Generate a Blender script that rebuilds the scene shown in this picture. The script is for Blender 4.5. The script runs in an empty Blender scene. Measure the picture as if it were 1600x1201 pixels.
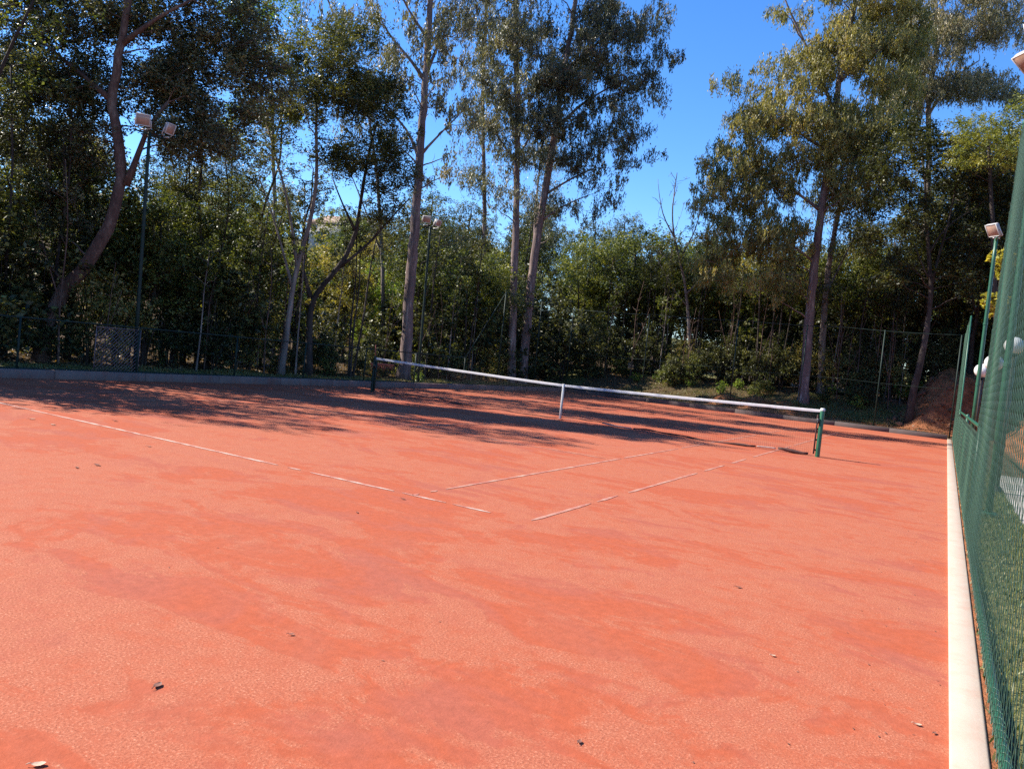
import bpy, math, random
import numpy as np
from mathutils import Vector, Matrix

sc = bpy.context.scene
COL = sc.collection
rng = np.random.default_rng(11)
random.seed(5)

# ------------------------------------------------------------------ camera
CAM = np.array([8.7636, -18.2851, 1.5259])
YAW, PITCH, ROLL, FPX = -0.513736, 0.0364975, 0.103868, 1201.83
_f = np.array([math.sin(YAW) * math.cos(PITCH), math.cos(YAW) * math.cos(PITCH), -math.sin(PITCH)])
_r0 = np.array([math.cos(YAW), -math.sin(YAW), 0.0])
_u0 = np.cross(_r0, _f)
_r = _r0 * math.cos(ROLL) + _u0 * math.sin(ROLL)
_u = -_r0 * math.sin(ROLL) + _u0 * math.cos(ROLL)


def ray(px, py):
    return _f + _r * (px - 800) / FPX - _u * (py - 600.5) / FPX


def at(px, py, d=None, x=None, y=None, z=None):
    """world point that the photograph shows at a pixel, at a known depth or on a known plane"""
    v = ray(px, py)
    if x is not None:
        d = (x - CAM[0]) / v[0]
    elif y is not None:
        d = (y - CAM[1]) / v[1]
    elif z is not None:
        d = (z - CAM[2]) / v[2]
    return CAM + d * v


def pix(p):
    q = np.asarray(p, float) - CAM
    w = q @ _f
    return 800 + FPX * (q @ _r) / w, 600.5 - FPX * (q @ _u) / w, w


cam_data = bpy.data.cameras.new("camera")
cam = bpy.data.objects.new("camera", cam_data)
COL.objects.link(cam)
cam_data.sensor_fit = 'HORIZONTAL'
cam_data.sensor_width = 36.0
cam_data.lens = FPX / 1600 * 36.0
cam_data.clip_start = 0.05
cam_data.clip_end = 3000
M = Matrix.Identity(4)
for i in range(3):
    M[i][0], M[i][1], M[i][2], M[i][3] = _r[i], _u[i], -_f[i], CAM[i]
cam.matrix_world = M
sc.camera = cam

# ------------------------------------------------------------------ materials


def nodes(name):
    m = bpy.data.materials.new(name)
    m.use_nodes = True
    nt = m.node_tree
    nt.nodes.clear()
    out = nt.nodes.new('ShaderNodeOutputMaterial')
    bs = nt.nodes.new('ShaderNodeBsdfPrincipled')
    nt.links.new(bs.outputs[0], out.inputs[0])
    return m, nt, bs, out


def N(nt, t, **kw):
    n = nt.nodes.new(t)
    for k, v in kw.items():
        if k in n.inputs:
            n.inputs[k].default_value = v
        else:
            setattr(n, k, v)
    return n


def L(nt, a, b):
    nt.links.new(a, b)


def ramp(nt, fac, stops):
    r = nt.nodes.new('ShaderNodeValToRGB')
    e = r.color_ramp.elements
    while len(e) < len(stops):
        e.new(0.5)
    for k, (p, c) in enumerate(stops):
        e[k].position = p
        e[k].color = (*c, 1) if len(c) == 3 else c
    L(nt, fac, r.inputs[0])
    return r


def coords(nt, scale=(1, 1, 1), rot=0.0):
    g = nt.nodes.new('ShaderNodeNewGeometry')
    mp = nt.nodes.new('ShaderNodeMapping')
    mp.inputs['Scale'].default_value = scale
    mp.inputs['Rotation'].default_value = (0, 0, rot)
    L(nt, g.outputs['Position'], mp.inputs[0])
    return mp.outputs[0]


def noise(nt, vec, scale, detail=4, rough=.55, dist=0.0):
    n = nt.nodes.new('ShaderNodeTexNoise')
    n.inputs['Scale'].default_value = scale
    n.inputs['Detail'].default_value = detail
    n.inputs['Roughness'].default_value = rough
    n.inputs['Distortion'].default_value = dist
    L(nt, vec, n.inputs['Vector'])
    return n.outputs[0]


def mixc(nt, fac, a, b, mode='MIX'):
    m = nt.nodes.new('ShaderNodeMix')
    m.data_type = 'RGBA'
    m.blend_type = mode
    for s, v in ((m.inputs[0], fac), (m.inputs[6], a), (m.inputs[7], b)):
        if hasattr(v, 'is_output'):
            L(nt, v, s)
        else:
            s.default_value = v if isinstance(v, (int, float)) else (*v, 1)
    return m.outputs[2]


def math_(nt, op, a, b=None):
    m = nt.nodes.new('ShaderNodeMath')
    m.operation = op
    for i, v in enumerate((a, b)):
        if v is None:
            continue
        if hasattr(v, 'is_output'):
            L(nt, v, m.inputs[i])
        else:
            m.inputs[i].default_value = v
    return m.outputs[0]


def bump(nt, bs, h, strength=.4, dist=.01):
    b = nt.nodes.new('ShaderNodeBump')
    b.inputs['Strength'].default_value = strength
    b.inputs['Distance'].default_value = dist
    L(nt, h, b.inputs['Height'])
    L(nt, b.outputs[0], bs.inputs['Normal'])


def simple(name, col, rough=.5, var=.25, scale=6.0, metal=0.0, spec=.5, bstr=0.0):
    m, nt, bs, out = nodes(name)
    c = coords(nt)
    n = noise(nt, c, scale, 5)
    lo = tuple(v * (1 - var) for v in col)
    hi = tuple(min(1, v * (1 + var)) for v in col)
    L(nt, ramp(nt, n, [(.3, lo), (.7, hi)]).outputs[0], bs.inputs['Base Color'])
    bs.inputs['Roughness'].default_value = rough
    bs.inputs['Metallic'].default_value = metal
    bs.inputs['Specular IOR Level'].default_value = spec
    if bstr:
        bump(nt, bs, noise(nt, c, scale * 8, 3), bstr, .003)
    return m


def clay_material():
    m, nt, bs, out = nodes('clay')
    c = coords(nt)
    cs = coords(nt, (1.0, 1.55, 1), math.radians(24))
    cs2 = coords(nt, (0.75, 1.5, 1), math.radians(20))
    big = noise(nt, cs, .42, 5, .6, .8)
    mid = noise(nt, cs2, 1.1, 7, .66, 1.3)
    fine = noise(nt, c, 7, 5, .7)
    sel = math_(nt, 'ADD', math_(nt, 'ADD', math_(nt, 'MULTIPLY', big, .55), math_(nt, 'MULTIPLY', mid, .42)), math_(nt, 'MULTIPLY', fine, .10))
    dusty = ramp(nt, sel, [(.51, (0, 0, 0)), (.54, (1, 1, 1))]).outputs[0]
    tint = noise(nt, cs, .8, 4, .6, .4)
    packed = ramp(nt, tint, [(.30, (.300, .084, .053)), (.42, (.315, .080, .046)), (.52, (.342, .074, .032)), (.62, (.330, .080, .040)), (.76, (.300, .084, .051))]).outputs[0]
    gr = noise(nt, c, 85, 3, .75)
    loose = ramp(nt, gr, [(.30, (.16, .042, .022)), (.44, (.332, .098, .052)), (.58, (.380, .122, .066)), (.70, (.66, .30, .19))]).outputs[0]
    soft = noise(nt, c, 16, 6, .75)
    packed = mixc(nt, 1.0, packed, ramp(nt, soft, [(.3, (.82, .82, .82)), (.7, (1.15, 1.15, 1.15))]).outputs[0], 'MULTIPLY')
    loosek = math_(nt, 'MULTIPLY', math_(nt, 'ADD', math_(nt, 'MULTIPLY', dusty, .85), .15), ramp(nt, noise(nt, c, 5, 6, .75), [(.36, (.35,) * 3), (.58, (1,) * 3)]).outputs[0])
    col = mixc(nt, loosek, packed, loose)
    # shoe and broom scuffs: a few long wavering scratches in the grit
    sc1 = noise(nt, coords(nt, (.55, 6.5, 1), math.radians(38)), 1.0, 5, .65, 1.8)
    sc2 = noise(nt, coords(nt, (7, .6, 1), math.radians(17)), 1.0, 5, .65, 1.6)
    mask = ramp(nt, noise(nt, c, .6, 3), [(.58, (0,) * 3), (.70, (1,) * 3)]).outputs[0]
    mask2 = ramp(nt, noise(nt, c, .45, 3, .5, 1.0), [(.57, (0,) * 3), (.68, (1,) * 3)]).outputs[0]
    s1 = math_(nt, 'MULTIPLY', ramp(nt, sc1, [(.50, (0,) * 3), (.56, (1,) * 3), (.62, (0,) * 3)]).outputs[0], mask)
    s2 = math_(nt, 'MULTIPLY', ramp(nt, sc2, [(.50, (0,) * 3), (.55, (1,) * 3), (.60, (0,) * 3)]).outputs[0], mask2)
    scuff = math_(nt, 'ADD', s1, math_(nt, 'MULTIPLY', s2, .4))
    col = mixc(nt, math_(nt, 'MULTIPLY', scuff, .16), col, (.25, .06, .04))
    L(nt, col, bs.inputs['Base Color'])
    bs.inputs['Roughness'].default_value = .9
    bs.inputs['Specular IOR Level'].default_value = .15
    h = math_(nt, 'ADD', math_(nt, 'MULTIPLY', gr, math_(nt, 'ADD', math_(nt, 'MULTIPLY', loosek, .8), .2)),
              math_(nt, 'ADD', math_(nt, 'MULTIPLY', scuff, .14), math_(nt, 'MULTIPLY', soft, 1.0)))
    bump(nt, bs, h, .5, .008)
    return m


def line_material(name='court_line_tape', pale=(.55, .43, .35), lo=.36, hi=.58):
    m, nt, bs, out = nodes(name)
    c = coords(nt)
    n = noise(nt, c, 5.5, 5, .65)
    n2 = noise(nt, c, 55, 3, .6)
    f = ramp(nt, math_(nt, 'ADD', math_(nt, 'MULTIPLY', n, .75), math_(nt, 'MULTIPLY', n2, .25)), [(lo, (0,) * 3), (hi, (1,) * 3)]).outputs[0]
    L(nt, mixc(nt, f, pale, (.36, .115, .075)), bs.inputs['Base Color'])
    bs.inputs['Roughness'].default_value = .7
    return m


def concrete_material(name, a, b, stain):
    m, nt, bs, out = nodes(name)
    c = coords(nt)
    n = noise(nt, c, 2.2, 6, .65)
    col = ramp(nt, n, [(.3, a), (.7, b)]).outputs[0]
    n2 = noise(nt, coords(nt, (1, 1, .4)), 4, 5, .7)
    col = mixc(nt, ramp(nt, n2, [(.48, (0,) * 3), (.7, (.75,) * 3)]).outputs[0], col, stain)
    L(nt, col, bs.inputs['Base Color'])
    bs.inputs['Roughness'].default_value = .85
    bump(nt, bs, noise(nt, c, 60, 4), .3, .004)
    return m


def ground_material():
    m, nt, bs, out = nodes('forest_floor')
    c = coords(nt)
    a = nt.nodes.new('ShaderNodeAttribute')
    a.attribute_name = 'soil'
    g = nt.nodes.new('ShaderNodeAttribute')
    g.attribute_name = 'turf'
    n = noise(nt, c, 1.3, 6, .65)
    litter = ramp(nt, noise(nt, c, 18, 4, .7), [(.3, (.035, .024, .015)), (.55, (.10, .065, .038)), (.75, (.19, .13, .075))]).outputs[0]
    turf = ramp(nt, noise(nt, c, 7, 5, .7), [(.3, (.06, .065, .02)), (.55, (.15, .14, .05)), (.75, (.26, .20, .09))]).outputs[0]
    earth = ramp(nt, noise(nt, coords(nt, (1, 1, 1)), 1.8, 6, .7), [(.3, (.12, .046, .023)), (.55, (.29, .112, .052)), (.75, (.42, .19, .095))]).outputs[0]
    k = math_(nt, 'ADD', g.outputs['Fac'], math_(nt, 'MULTIPLY', math_(nt, 'SUBTRACT', n, .5), 1.2))
    col = mixc(nt, ramp(nt, k, [(.4, (0,) * 3), (.6, (1,) * 3)]).outputs[0], litter, turf)
    k2 = math_(nt, 'ADD', a.outputs['Fac'], math_(nt, 'MULTIPLY', math_(nt, 'SUBTRACT', n, .5), 1.0))
    col = mixc(nt, ramp(nt, k2, [(.42, (0,) * 3), (.58, (1,) * 3)]).outputs[0], col, earth)
    L(nt, col, bs.inputs['Base Color'])
    bs.inputs['Roughness'].default_value = .95
    bs.inputs['Specular IOR Level'].default_value = .1
    bump(nt, bs, math_(nt, 'ADD', noise(nt, c, 14, 5, .7), math_(nt, 'MULTIPLY', noise(nt, c, 2.5, 5, .7), 3)), .7, .06)
    return m


def leaf_material(name, stops, gloss=.38, trans=.32, tcol=(1.3, 1.28, .42), spec=.5):
    m, nt, bs, out = nodes(name)
    a = nt.nodes.new('ShaderNodeAttribute')
    a.attribute_name = 'tone'
    oi = nt.nodes.new('ShaderNodeObjectInfo')
    f = math_(nt, 'ADD', a.outputs['Fac'], math_(nt, 'MULTIPLY', math_(nt, 'SUBTRACT', oi.outputs['Random'], .5), .22))
    col = ramp(nt, f, stops).outputs[0]
    L(nt, col, bs.inputs['Base Color'])
    bs.inputs['Roughness'].default_value = gloss
    bs.inputs['Specular IOR Level'].default_value = spec
    tr = nt.nodes.new('ShaderNodeBsdfTranslucent')
    L(nt, mixc(nt, 1.0, col, tcol, 'MULTIPLY'), tr.inputs[0])
    mx = nt.nodes.new('ShaderNodeMixShader')
    mx.inputs[0].default_value = trans
    L(nt, bs.outputs[0], mx.inputs[1])
    L(nt, tr.outputs[0], mx.inputs[2])
    L(nt, mx.outputs[0], out.inputs[0])
    return m


def bark_material(name, dark, mid, light, stretch=.12, scale=9.0, thr=(.35, .52, .68)):
    m, nt, bs, out = nodes(name)
    c = coords(nt, (1, 1, stretch))
    n = noise(nt, c, scale, 6, .7, .3)
    p = noise(nt, coords(nt, (1, 1, .45)), 1.6, 4, .6)
    f = math_(nt, 'ADD', math_(nt, 'MULTIPLY', n, .6), math_(nt, 'MULTIPLY', p, .4))
    L(nt, ramp(nt, f, [(thr[0], dark), (thr[1], mid), (thr[2], light)]).outputs[0], bs.inputs['Base Color'])
    bs.inputs['Roughness'].default_value = .85
    bs.inputs['Specular IOR Level'].default_value = .2
    bump(nt, bs, n, .7, .03)
    return m


MAT = {}
MAT['clay'] = clay_material()
MAT['line'] = line_material()
MAT['line_dusty'] = line_material('dusty_court_line', (.47, .29, .21), .34, .56)
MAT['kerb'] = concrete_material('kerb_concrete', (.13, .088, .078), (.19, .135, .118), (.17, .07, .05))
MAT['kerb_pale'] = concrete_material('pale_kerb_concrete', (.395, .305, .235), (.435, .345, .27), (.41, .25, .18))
MAT['path'] = concrete_material('path_concrete', (.22, .205, .185), (.32, .30, .27), (.22, .18, .14))
MAT['ground'] = ground_material()
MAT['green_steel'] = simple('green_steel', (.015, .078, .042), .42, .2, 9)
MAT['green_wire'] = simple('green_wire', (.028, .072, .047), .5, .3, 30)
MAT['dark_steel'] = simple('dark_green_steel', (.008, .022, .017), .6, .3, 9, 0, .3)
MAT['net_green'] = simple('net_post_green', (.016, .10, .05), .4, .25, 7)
MAT['white_paint'] = simple('white_paint', (.52, .51, .49), .45, .06, 12)
MAT['white_band'] = simple('white_canvas', (.50, .47, .47), .8, .1, 14)
MAT['grey_band'] = simple('grey_canvas', (.26, .21, .20), .8, .2, 14)
MAT['cord'] = simple('net_cord', (.05, .035, .035), .8, .3, 20)
MAT['dark_band'] = simple('dark_band', (.055, .018, .014), .8, .4, 10)
MAT['lamp_back'] = simple('lamp_back', (.34, .30, .28), .5, .15, 18)
MAT['glass'] = simple('lamp_glass_court_reflection', (.34, .22, .17), .3, .12, 14, 0, .6)  # pink reflection of the clay court is put into the glass colour
MAT['black'] = simple('black_plastic', (.012, .012, .014), .5, .2, 10)
MAT['globe'] = simple('globe_plastic', (.60, .60, .58), .3, .04, 5)
MAT['dark_post'] = simple('dark_post', (.02, .017, .015), .5, .3, 12)
MAT['rust'] = simple('rusty_red', (.30, .075, .04), .7, .35, 15)
MAT['house_wall'] = simple('house_wall', (.45, .40, .37), .8, .08, .6)
MAT['house_roof'] = simple('house_roof', (.26, .17, .13), .8, .2, 1.2)
MAT['window'] = simple('house_window', (.05, .06, .07), .15, .1, 1)
MAT['dry_leaf'] = simple('dry_leaf', (.15, .060, .038), .7, .35, 30)
MAT['dry_leaf_pale'] = simple('dry_leaf_pale', (.42, .28, .19), .7, .3, 30)
MAT['litter'] = simple('litter', (.10, .05, .034), .8, .6, 40)

G = (0, 1)
MAT['leaf_dark'] = leaf_material('leaf_dark', [(.0, (0.022, 0.025, 0.012)), (.5, (0.062, 0.068, 0.027)), (.8, (0.133, 0.133, 0.050)), (1., (0.247, 0.234, 0.078))], .44, .34, spec=.38)
MAT['leaf_euc'] = leaf_material('leaf_eucalyptus', [(.0, (0.040, 0.043, 0.027)), (.5, (0.114, 0.112, 0.064)), (.8, (0.227, 0.202, 0.114)), (1., (0.333, 0.265, 0.161))], .45, .28, spec=.35)
MAT['leaf_olive'] = leaf_material('leaf_olive', [(.0, (0.050, 0.051, 0.019)), (.5, (0.143, 0.138, 0.047)), (.8, (0.260, 0.227, 0.072)), (1., (0.384, 0.300, 0.108))], .47, .40, spec=.35)
MAT['leaf_green'] = leaf_material('leaf_green', [(.0, (0.024, 0.032, 0.012)), (.5, (0.073, 0.093, 0.030)), (.8, (0.168, 0.188, 0.051)), (1., (0.286, 0.273, 0.072))], .46, .38, spec=.35)
MAT['leaf_grey'] = leaf_material('leaf_grey', [(.0, (0.026, 0.028, 0.019)), (.5, (0.077, 0.080, 0.050)), (.8, (0.175, 0.171, 0.101)), (1., (0.312, 0.286, 0.156))], .42, .32, spec=.42)
MAT['leaf_bright'] = leaf_material('leaf_bright', [(.0, (0.078, 0.132, 0.020)), (.5, (0.143, 0.216, 0.035)), (.8, (0.221, 0.288, 0.050)), (1., (0.325, 0.348, 0.070))], .40, .38)
MAT['leaf_yellow'] = leaf_material('leaf_yellow', [(.0, (.17, .17, .03)), (.5, (.30, .28, .045)), (.8, (.42, .37, .06)), (1., (.55, .46, .09))], .45, .35)
MAT['leaf_red'] = leaf_material('leaf_rusty', [(.0, (.09, .07, .025)), (.5, (.16, .10, .035)), (.8, (.24, .13, .045)), (1., (.33, .18, .07))], .5, .3)
MAT['grass'] = leaf_material('grass_blades', [(.0, (.05, .07, .015)), (.5, (.11, .13, .03)), (.8, (.19, .17, .06)), (1., (.32, .26, .12))], .5, .3)
MAT['bark_euc'] = bark_material('bark_eucalyptus', (.085, .058, .053), (.175, .122, .110), (.46, .37, .32))
MAT['bark_red'] = bark_material('bark_reddish', (.05, .027, .022), (.11, .064, .05), (.23, .165, .13), .35, 14)
MAT['bark_dark'] = bark_material('bark_dark', (.022, .016, .014), (.052, .039, .033), (.125, .095, .08), .25, 12)
MAT['bark_pale'] = bark_material('bark_pale', (.10, .075, .065), (.19, .15, .13), (.38, .32, .27))

# ------------------------------------------------------------------ mesh helpers


class Geo:
    """collects boxes, tubes and sheets; build() links them as ONE mesh object"""

    def __init__(self):
        self.v, self.f, self.n = [], [], 0

    def add(self, verts, faces):
        verts = np.asarray(verts, float).reshape(-1, 3)
        self.v.append(verts)
        for fc in faces:
            self.f.append(tuple(int(i) + self.n for i in fc))
        self.n += len(verts)

    def addq(self, verts, quads):
        verts = np.asarray(verts, float).reshape(-1, 3)
        self.v.append(verts)
        self.f.extend(map(tuple, (np.asarray(quads) + self.n).tolist()))
        self.n += len(verts)

    def box(self, c, s, rot=None):
        c, s = np.array(c, float), np.array(s, float) / 2
        k = np.array([[a, b, d] for a in (-1, 1) for b in (-1, 1) for d in (-1, 1)], float) * s
        if rot is not None:
            k = k @ np.array(rot).T
        self.add(k + c, [(0, 1, 3, 2), (4, 6, 7, 5), (0, 4, 5, 1), (2, 3, 7, 6), (0, 2, 6, 4), (1, 5, 7, 3)])

    def bevbox(self, c, s, b=.01, rot=None):
        """box with chamfered vertical and top edges"""
        c, s = np.array(c, float), np.array(s, float) / 2
        prof = [(-s[0] + b, -s[1]), (s[0] - b, -s[1]), (s[0], -s[1] + b), (s[0], s[1] - b), (s[0] - b, s[1]), (-s[0] + b, s[1]), (-s[0], s[1] - b), (-s[0], -s[1] + b)]
        rings = [(-s[2] + b, 1), (s[2] - b, 1)]
        vs = []
        for z, k in ((-s[2], 0), (-s[2] + b, 1), (s[2] - b, 1), (s[2], 0)):
            for x, y in prof:
                if k == 0:
                    x = math.copysign(abs(x) - b, x)
                    y = math.copysign(abs(y) - b, y)
                vs.append((x, y, z))
        fs = []
        for r in range(3):
            for i in range(8):
                fs.append((r * 8 + i, r * 8 + (i + 1) % 8, (r + 1) * 8 + (i + 1) % 8, (r + 1) * 8 + i))
        fs.append(tuple(range(7, -1, -1)))
        fs.append(tuple(range(24, 32)))
        vs = np.array(vs)
        if rot is not None:
            vs = vs @ np.array(rot).T
        self.add(vs + c, fs)

    def tube(self, pts, rad, n=8, cap=True):
        pts = np.asarray(pts, float)
        m = len(pts)
        rad = np.broadcast_to(np.asarray(rad, float), (m,))
        t = np.gradient(pts, axis=0)
        t /= np.linalg.norm(t, axis=1)[:, None] + 1e-9
        a = np.array([1.0, 0, 0]) if abs(t[0][0]) < .8 else np.array([0, 1.0, 0])
        rings = []
        for i in range(m):
            a = a - t[i] * (a @ t[i])
            a /= np.linalg.norm(a) + 1e-9
            b = np.cross(t[i], a)
            th = np.arange(n) * 2 * math.pi / n
            rings.append(pts[i] + rad[i] * (np.cos(th)[:, None] * a + np.sin(th)[:, None] * b))
        i = np.arange(m - 1)[:, None] * n
        j = np.arange(n)[None, :]
        q = np.stack([i + j, i + (j + 1) % n, i + n + (j + 1) % n, i + n + j], -1).reshape(-1, 4)
        base = self.n
        self.addq(np.concatenate(rings), q)
        if cap:
            self.f.append(tuple(base + k for k in range(n - 1, -1, -1)))
            self.f.append(tuple(base + (m - 1) * n + k for k in range(n)))

    def lathe(self, prof, c=(0, 0, 0), n=20):
        c = np.array(c, float)
        th = np.arange(n) * 2 * math.pi / n
        vs = np.concatenate([np.stack([r * np.cos(th), r * np.sin(th), np.full(n, z)], -1) for r, z in prof]) + c
        m = len(prof)
        i = np.arange(m - 1)[:, None] * n
        j = np.arange(n)[None, :]
        q = np.stack([i + j, i + (j + 1) % n, i + n + (j + 1) % n, i + n + j], -1).reshape(-1, 4)
        self.addq(vs, q)

    def build(self, name, mat, parent=None, smooth=False, attrs=None, offset=None):
        V = np.concatenate(self.v) if self.v else np.zeros((0, 3))
        if offset is not None:
            V = V - np.asarray(offset)
        me = bpy.data.meshes.new(name)
        tot = [len(x) for x in self.f]
        me.vertices.add(len(V))
        me.vertices.foreach_set('co', V.astype(np.float32).ravel())
        idx = np.fromiter((i for fc in self.f for i in fc), dtype=np.int32, count=sum(tot))
        me.loops.add(len(idx))
        me.loops.foreach_set('vertex_index', idx)
        me.polygons.add(len(tot))
        tot = np.array(tot, dtype=np.int32)
        me.polygons.foreach_set('loop_start', np.concatenate([[0], np.cumsum(tot)[:-1]]).astype(np.int32))
        me.polygons.foreach_set('loop_total', tot)
        if smooth:
            me.polygons.foreach_set('use_smooth', np.ones(len(tot), bool))
        for k, arr in (attrs or {}).items():
            at_ = me.attributes.new(k, 'FLOAT', 'POINT')
            at_.data.foreach_set('value', np.asarray(arr, np.float32))
        me.update()
        me.validate()
        me.materials.append(MAT[mat] if isinstance(mat, str) else mat)
        o = bpy.data.objects.new(name, me)
        COL.objects.link(o)
        if parent is not None:
            o.parent = parent
        return o


def tag(o, label=None, cat=None, group=None, kind=None):
    for k, v in (('label', label), ('category', cat), ('group', group), ('kind', kind)):
        if v:
            o[k] = v
    return o


def empty(name, loc, label=None, cat=None, group=None, rz=0.0):
    o = bpy.data.objects.new(name, None)
    COL.objects.link(o)
    o.location = loc
    o.rotation_euler = (0, 0, rz)
    o.empty_display_size = .3
    return tag(o, label, cat, group)


KIDS = {}


def copy_tree(src):
    c = src.copy()
    COL.objects.link(c)
    for ch in src.children:
        d = ch.copy()
        COL.objects.link(d)
        d.parent = c
        for g in ch.children:
            e = g.copy()
            COL.objects.link(e)
            e.parent = d
    return c


def smooth(a, b, x):
    t = np.clip((x - a) / (b - a), 0, 1)
    return t * t * (3 - 2 * t)


# ------------------------------------------------------------------ terrain
XL, XR, YF = -8.07, 8.94, 17.3           # inner faces of the kerbs
YN = -26.0


def ground_z(x, y):
    x = np.asarray(x, float)
    y = np.asarray(y, float)
    left = smooth(-8.15, -8.3, x)
    far = smooth(17.45, 17.6, y)
    right = smooth(8.97, 9.05, x)
    base = -.06 + .20 * np.maximum(left, far) + .080 * right * (1 - far)
    wob = .05 * np.sin(x * 1.3 + 2 * np.sin(y * .7)) * np.sin(y * 1.1 + 1) + .03 * np.sin(x * 3.1 + y * 2.3)
    outside = np.maximum(np.maximum(smooth(-8.6, -10, x), smooth(18, 19.5, y)), smooth(10.5, 12, x) * smooth(-6, 0, y))
    z = base + wob * outside
    z = z + .5 * smooth(-10, -22, x) + 1.25 * smooth(17.7, 23.5, y) * smooth(10, 6, x)
    # raw earth bank beyond the far right corner, and along the right side
    lump = .26 * np.sin(x * 2.1 + 1.3 * np.sin(y * 1.9)) + .16 * np.sin(x * 4.3 - y * 3.1) + .10 * np.sin(x * 7.7 + y * 5.3 + 2 * np.sin(x * 3))
    b1 = smooth(18.0, 21.3, y - .55 * (x - 9)) * smooth(6.9, 8.6, x)
    b2 = smooth(10.6, 13.0, x) * smooth(-3, 6, y)
    bank = np.maximum(b1, b2)
    z = z + bank * (2.35 + lump)
    # small heaps of earth behind the far kerb
    for (hx, hy, hr, hh) in ((1.0, 18.9, .75, .55), (-.5, 19.0, .6, .5), (2.4, 19.2, .8, .35), (-1.6, 18.8, .5, .3)):
        z = z + hh * np.exp(-((x - hx) ** 2 + (y - hy) ** 2) / (hr * hr))
    # wooded hill in the distance, highest to the left
    d = np.sqrt((x - 4) ** 2 + (y + 10) ** 2)
    ang = np.degrees(np.arctan2(x - 8.76, y + 18.3))
    hgt = 6.0 + 7.5 * smooth(-28, -42, ang) - 3.0 * smooth(-25, -8, ang)
    z = z + hgt * smooth(52, 112, d) + 5 * smooth(112, 260, d)
    return z


def grid_axis(lo, hi, fine_lo, fine_hi, step, grow):
    a = list(np.arange(fine_lo, fine_hi + 1e-6, step))
    s = step
    v = fine_hi
    while v < hi:
        s *= grow
        v += s
        a.append(v)
    s = step
    v = fine_lo
    pre = []
    while v > lo:
        s *= grow
        v -= s
        pre.append(v)
    return np.array(pre[::-1] + a)


gx = np.unique(np.round(np.concatenate([grid_axis(-900, 900, -13, 15, .25, 1.12), [-8.15, -8.3, 8.97, 9.05, 9.13, 9.2]]), 4))
gy = np.unique(np.round(np.concatenate([grid_axis(-700, 900, -22, 26, .25, 1.12), [17.45, 17.6]]), 4))
X, Y = np.meshgrid(gx, gy)
Z = ground_z(X, Y)
nx, ny = len(gx), len(gy)
g = Geo()
i, j = np.meshgrid(np.arange(nx - 1), np.arange(ny - 1))
a = (j * nx + i).ravel()
g.addq(np.stack([X, Y, Z], -1).reshape(-1, 3), np.stack([a, a + 1, a + nx + 1, a + nx], -1))
d_hill = np.sqrt((X - 4) ** 2 + (Y + 10) ** 2)
soil = np.maximum(np.maximum(smooth(17.8, 18.3, Y - .2 * (X - 9)) * smooth(6.2, 7.4, X) * smooth(26, 24, Y), smooth(10.3, 11, X) * smooth(-4, 1, Y) * smooth(26, 22, Y)), 0)
for (hx, hy, hr) in ((.9, 19.2, 1.0), (-.4, 19.4, .8), (2.0, 19.6, .8), (3.6, 18.6, .7)):
    soil = np.maximum(soil, 1.0 * np.exp(-((X - hx) ** 2 + (Y - hy) ** 2) / (hr * hr)))
soil = np.maximum(soil, .55 * smooth(17.5, 17.7, Y) * smooth(21.0, 19.0, Y) * smooth(-4, -1, X))
turf = np.maximum(.75 * smooth(-8.2, -8.35, X) * smooth(-11.5, -9.9, X), .55 * smooth(18.2, 18.8, Y) * smooth(21.5, 20, Y) * smooth(1.5, 3, X))
turf = np.maximum(turf, .8 * smooth(9.12, 9.25, X) * smooth(4, 0, Y))
soil = np.maximum(soil, .62 * smooth(8.96, 9.0, X) * smooth(9.2, 9.13, X) * smooth(17.4, 17.2, Y))
turf = np.maximum(turf, .9 * smooth(70, 90, d_hill))
ground = g.build('ground', 'ground', smooth=True, attrs={'soil': soil.ravel(), 'turf': turf.ravel()})
tag(ground, kind='structure')

# court surface
g = Geo()
cx = np.linspace(XL, XR, 40)
cy = np.linspace(YN, YF, 90)
X, Y = np.meshgrid(cx, cy)
nx = len(cx)
i, j = np.meshgrid(np.arange(nx - 1), np.arange(len(cy) - 1))
a = (j * nx + i).ravel()
g.addq(np.stack([X, Y, 0 * X], -1).reshape(-1, 3), np.stack([a, a + 1, a + nx + 1, a + nx], -1))
tag(g.build('court_surface', 'clay'), 'red clay tennis court surface with dusty and packed patches', kind='structure')

# painted lines, worn through in places
lr = random.Random(3)


def court_line(p, q, w, segs, mat='line_dusty'):
    """one marked line, as the stretches of it that are still there"""
    g = Geo()
    p, q = np.array(p, float), np.array(q, float)
    d = q - p
    ln = np.linalg.norm(d)
    d /= ln
    s = np.array([-d[1], d[0]])
    for (a, b) in segs:
        n = max(2, int((b - a) * 6))
        vs, fs = [], []
        for k in range(n + 1):
            t = a + (b - a) * k / n
            e = .35 if k in (0, n) else 1.0
            c = p + d * t + s * lr.uniform(-.004, .004)
            hw = w * .48 * e * lr.uniform(.82, 1.08)
            vs += [(*(c - s * hw), .004), (*(c + s * hw), .004)]
            if k:
                fs.append((2 * k - 2, 2 * k, 2 * k + 1, 2 * k - 1))
        g.add(vs, fs)
    return tag(g.build('court_line', mat), kind='structure')


def yb(px, py):
    return at(px, py, z=0)


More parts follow.
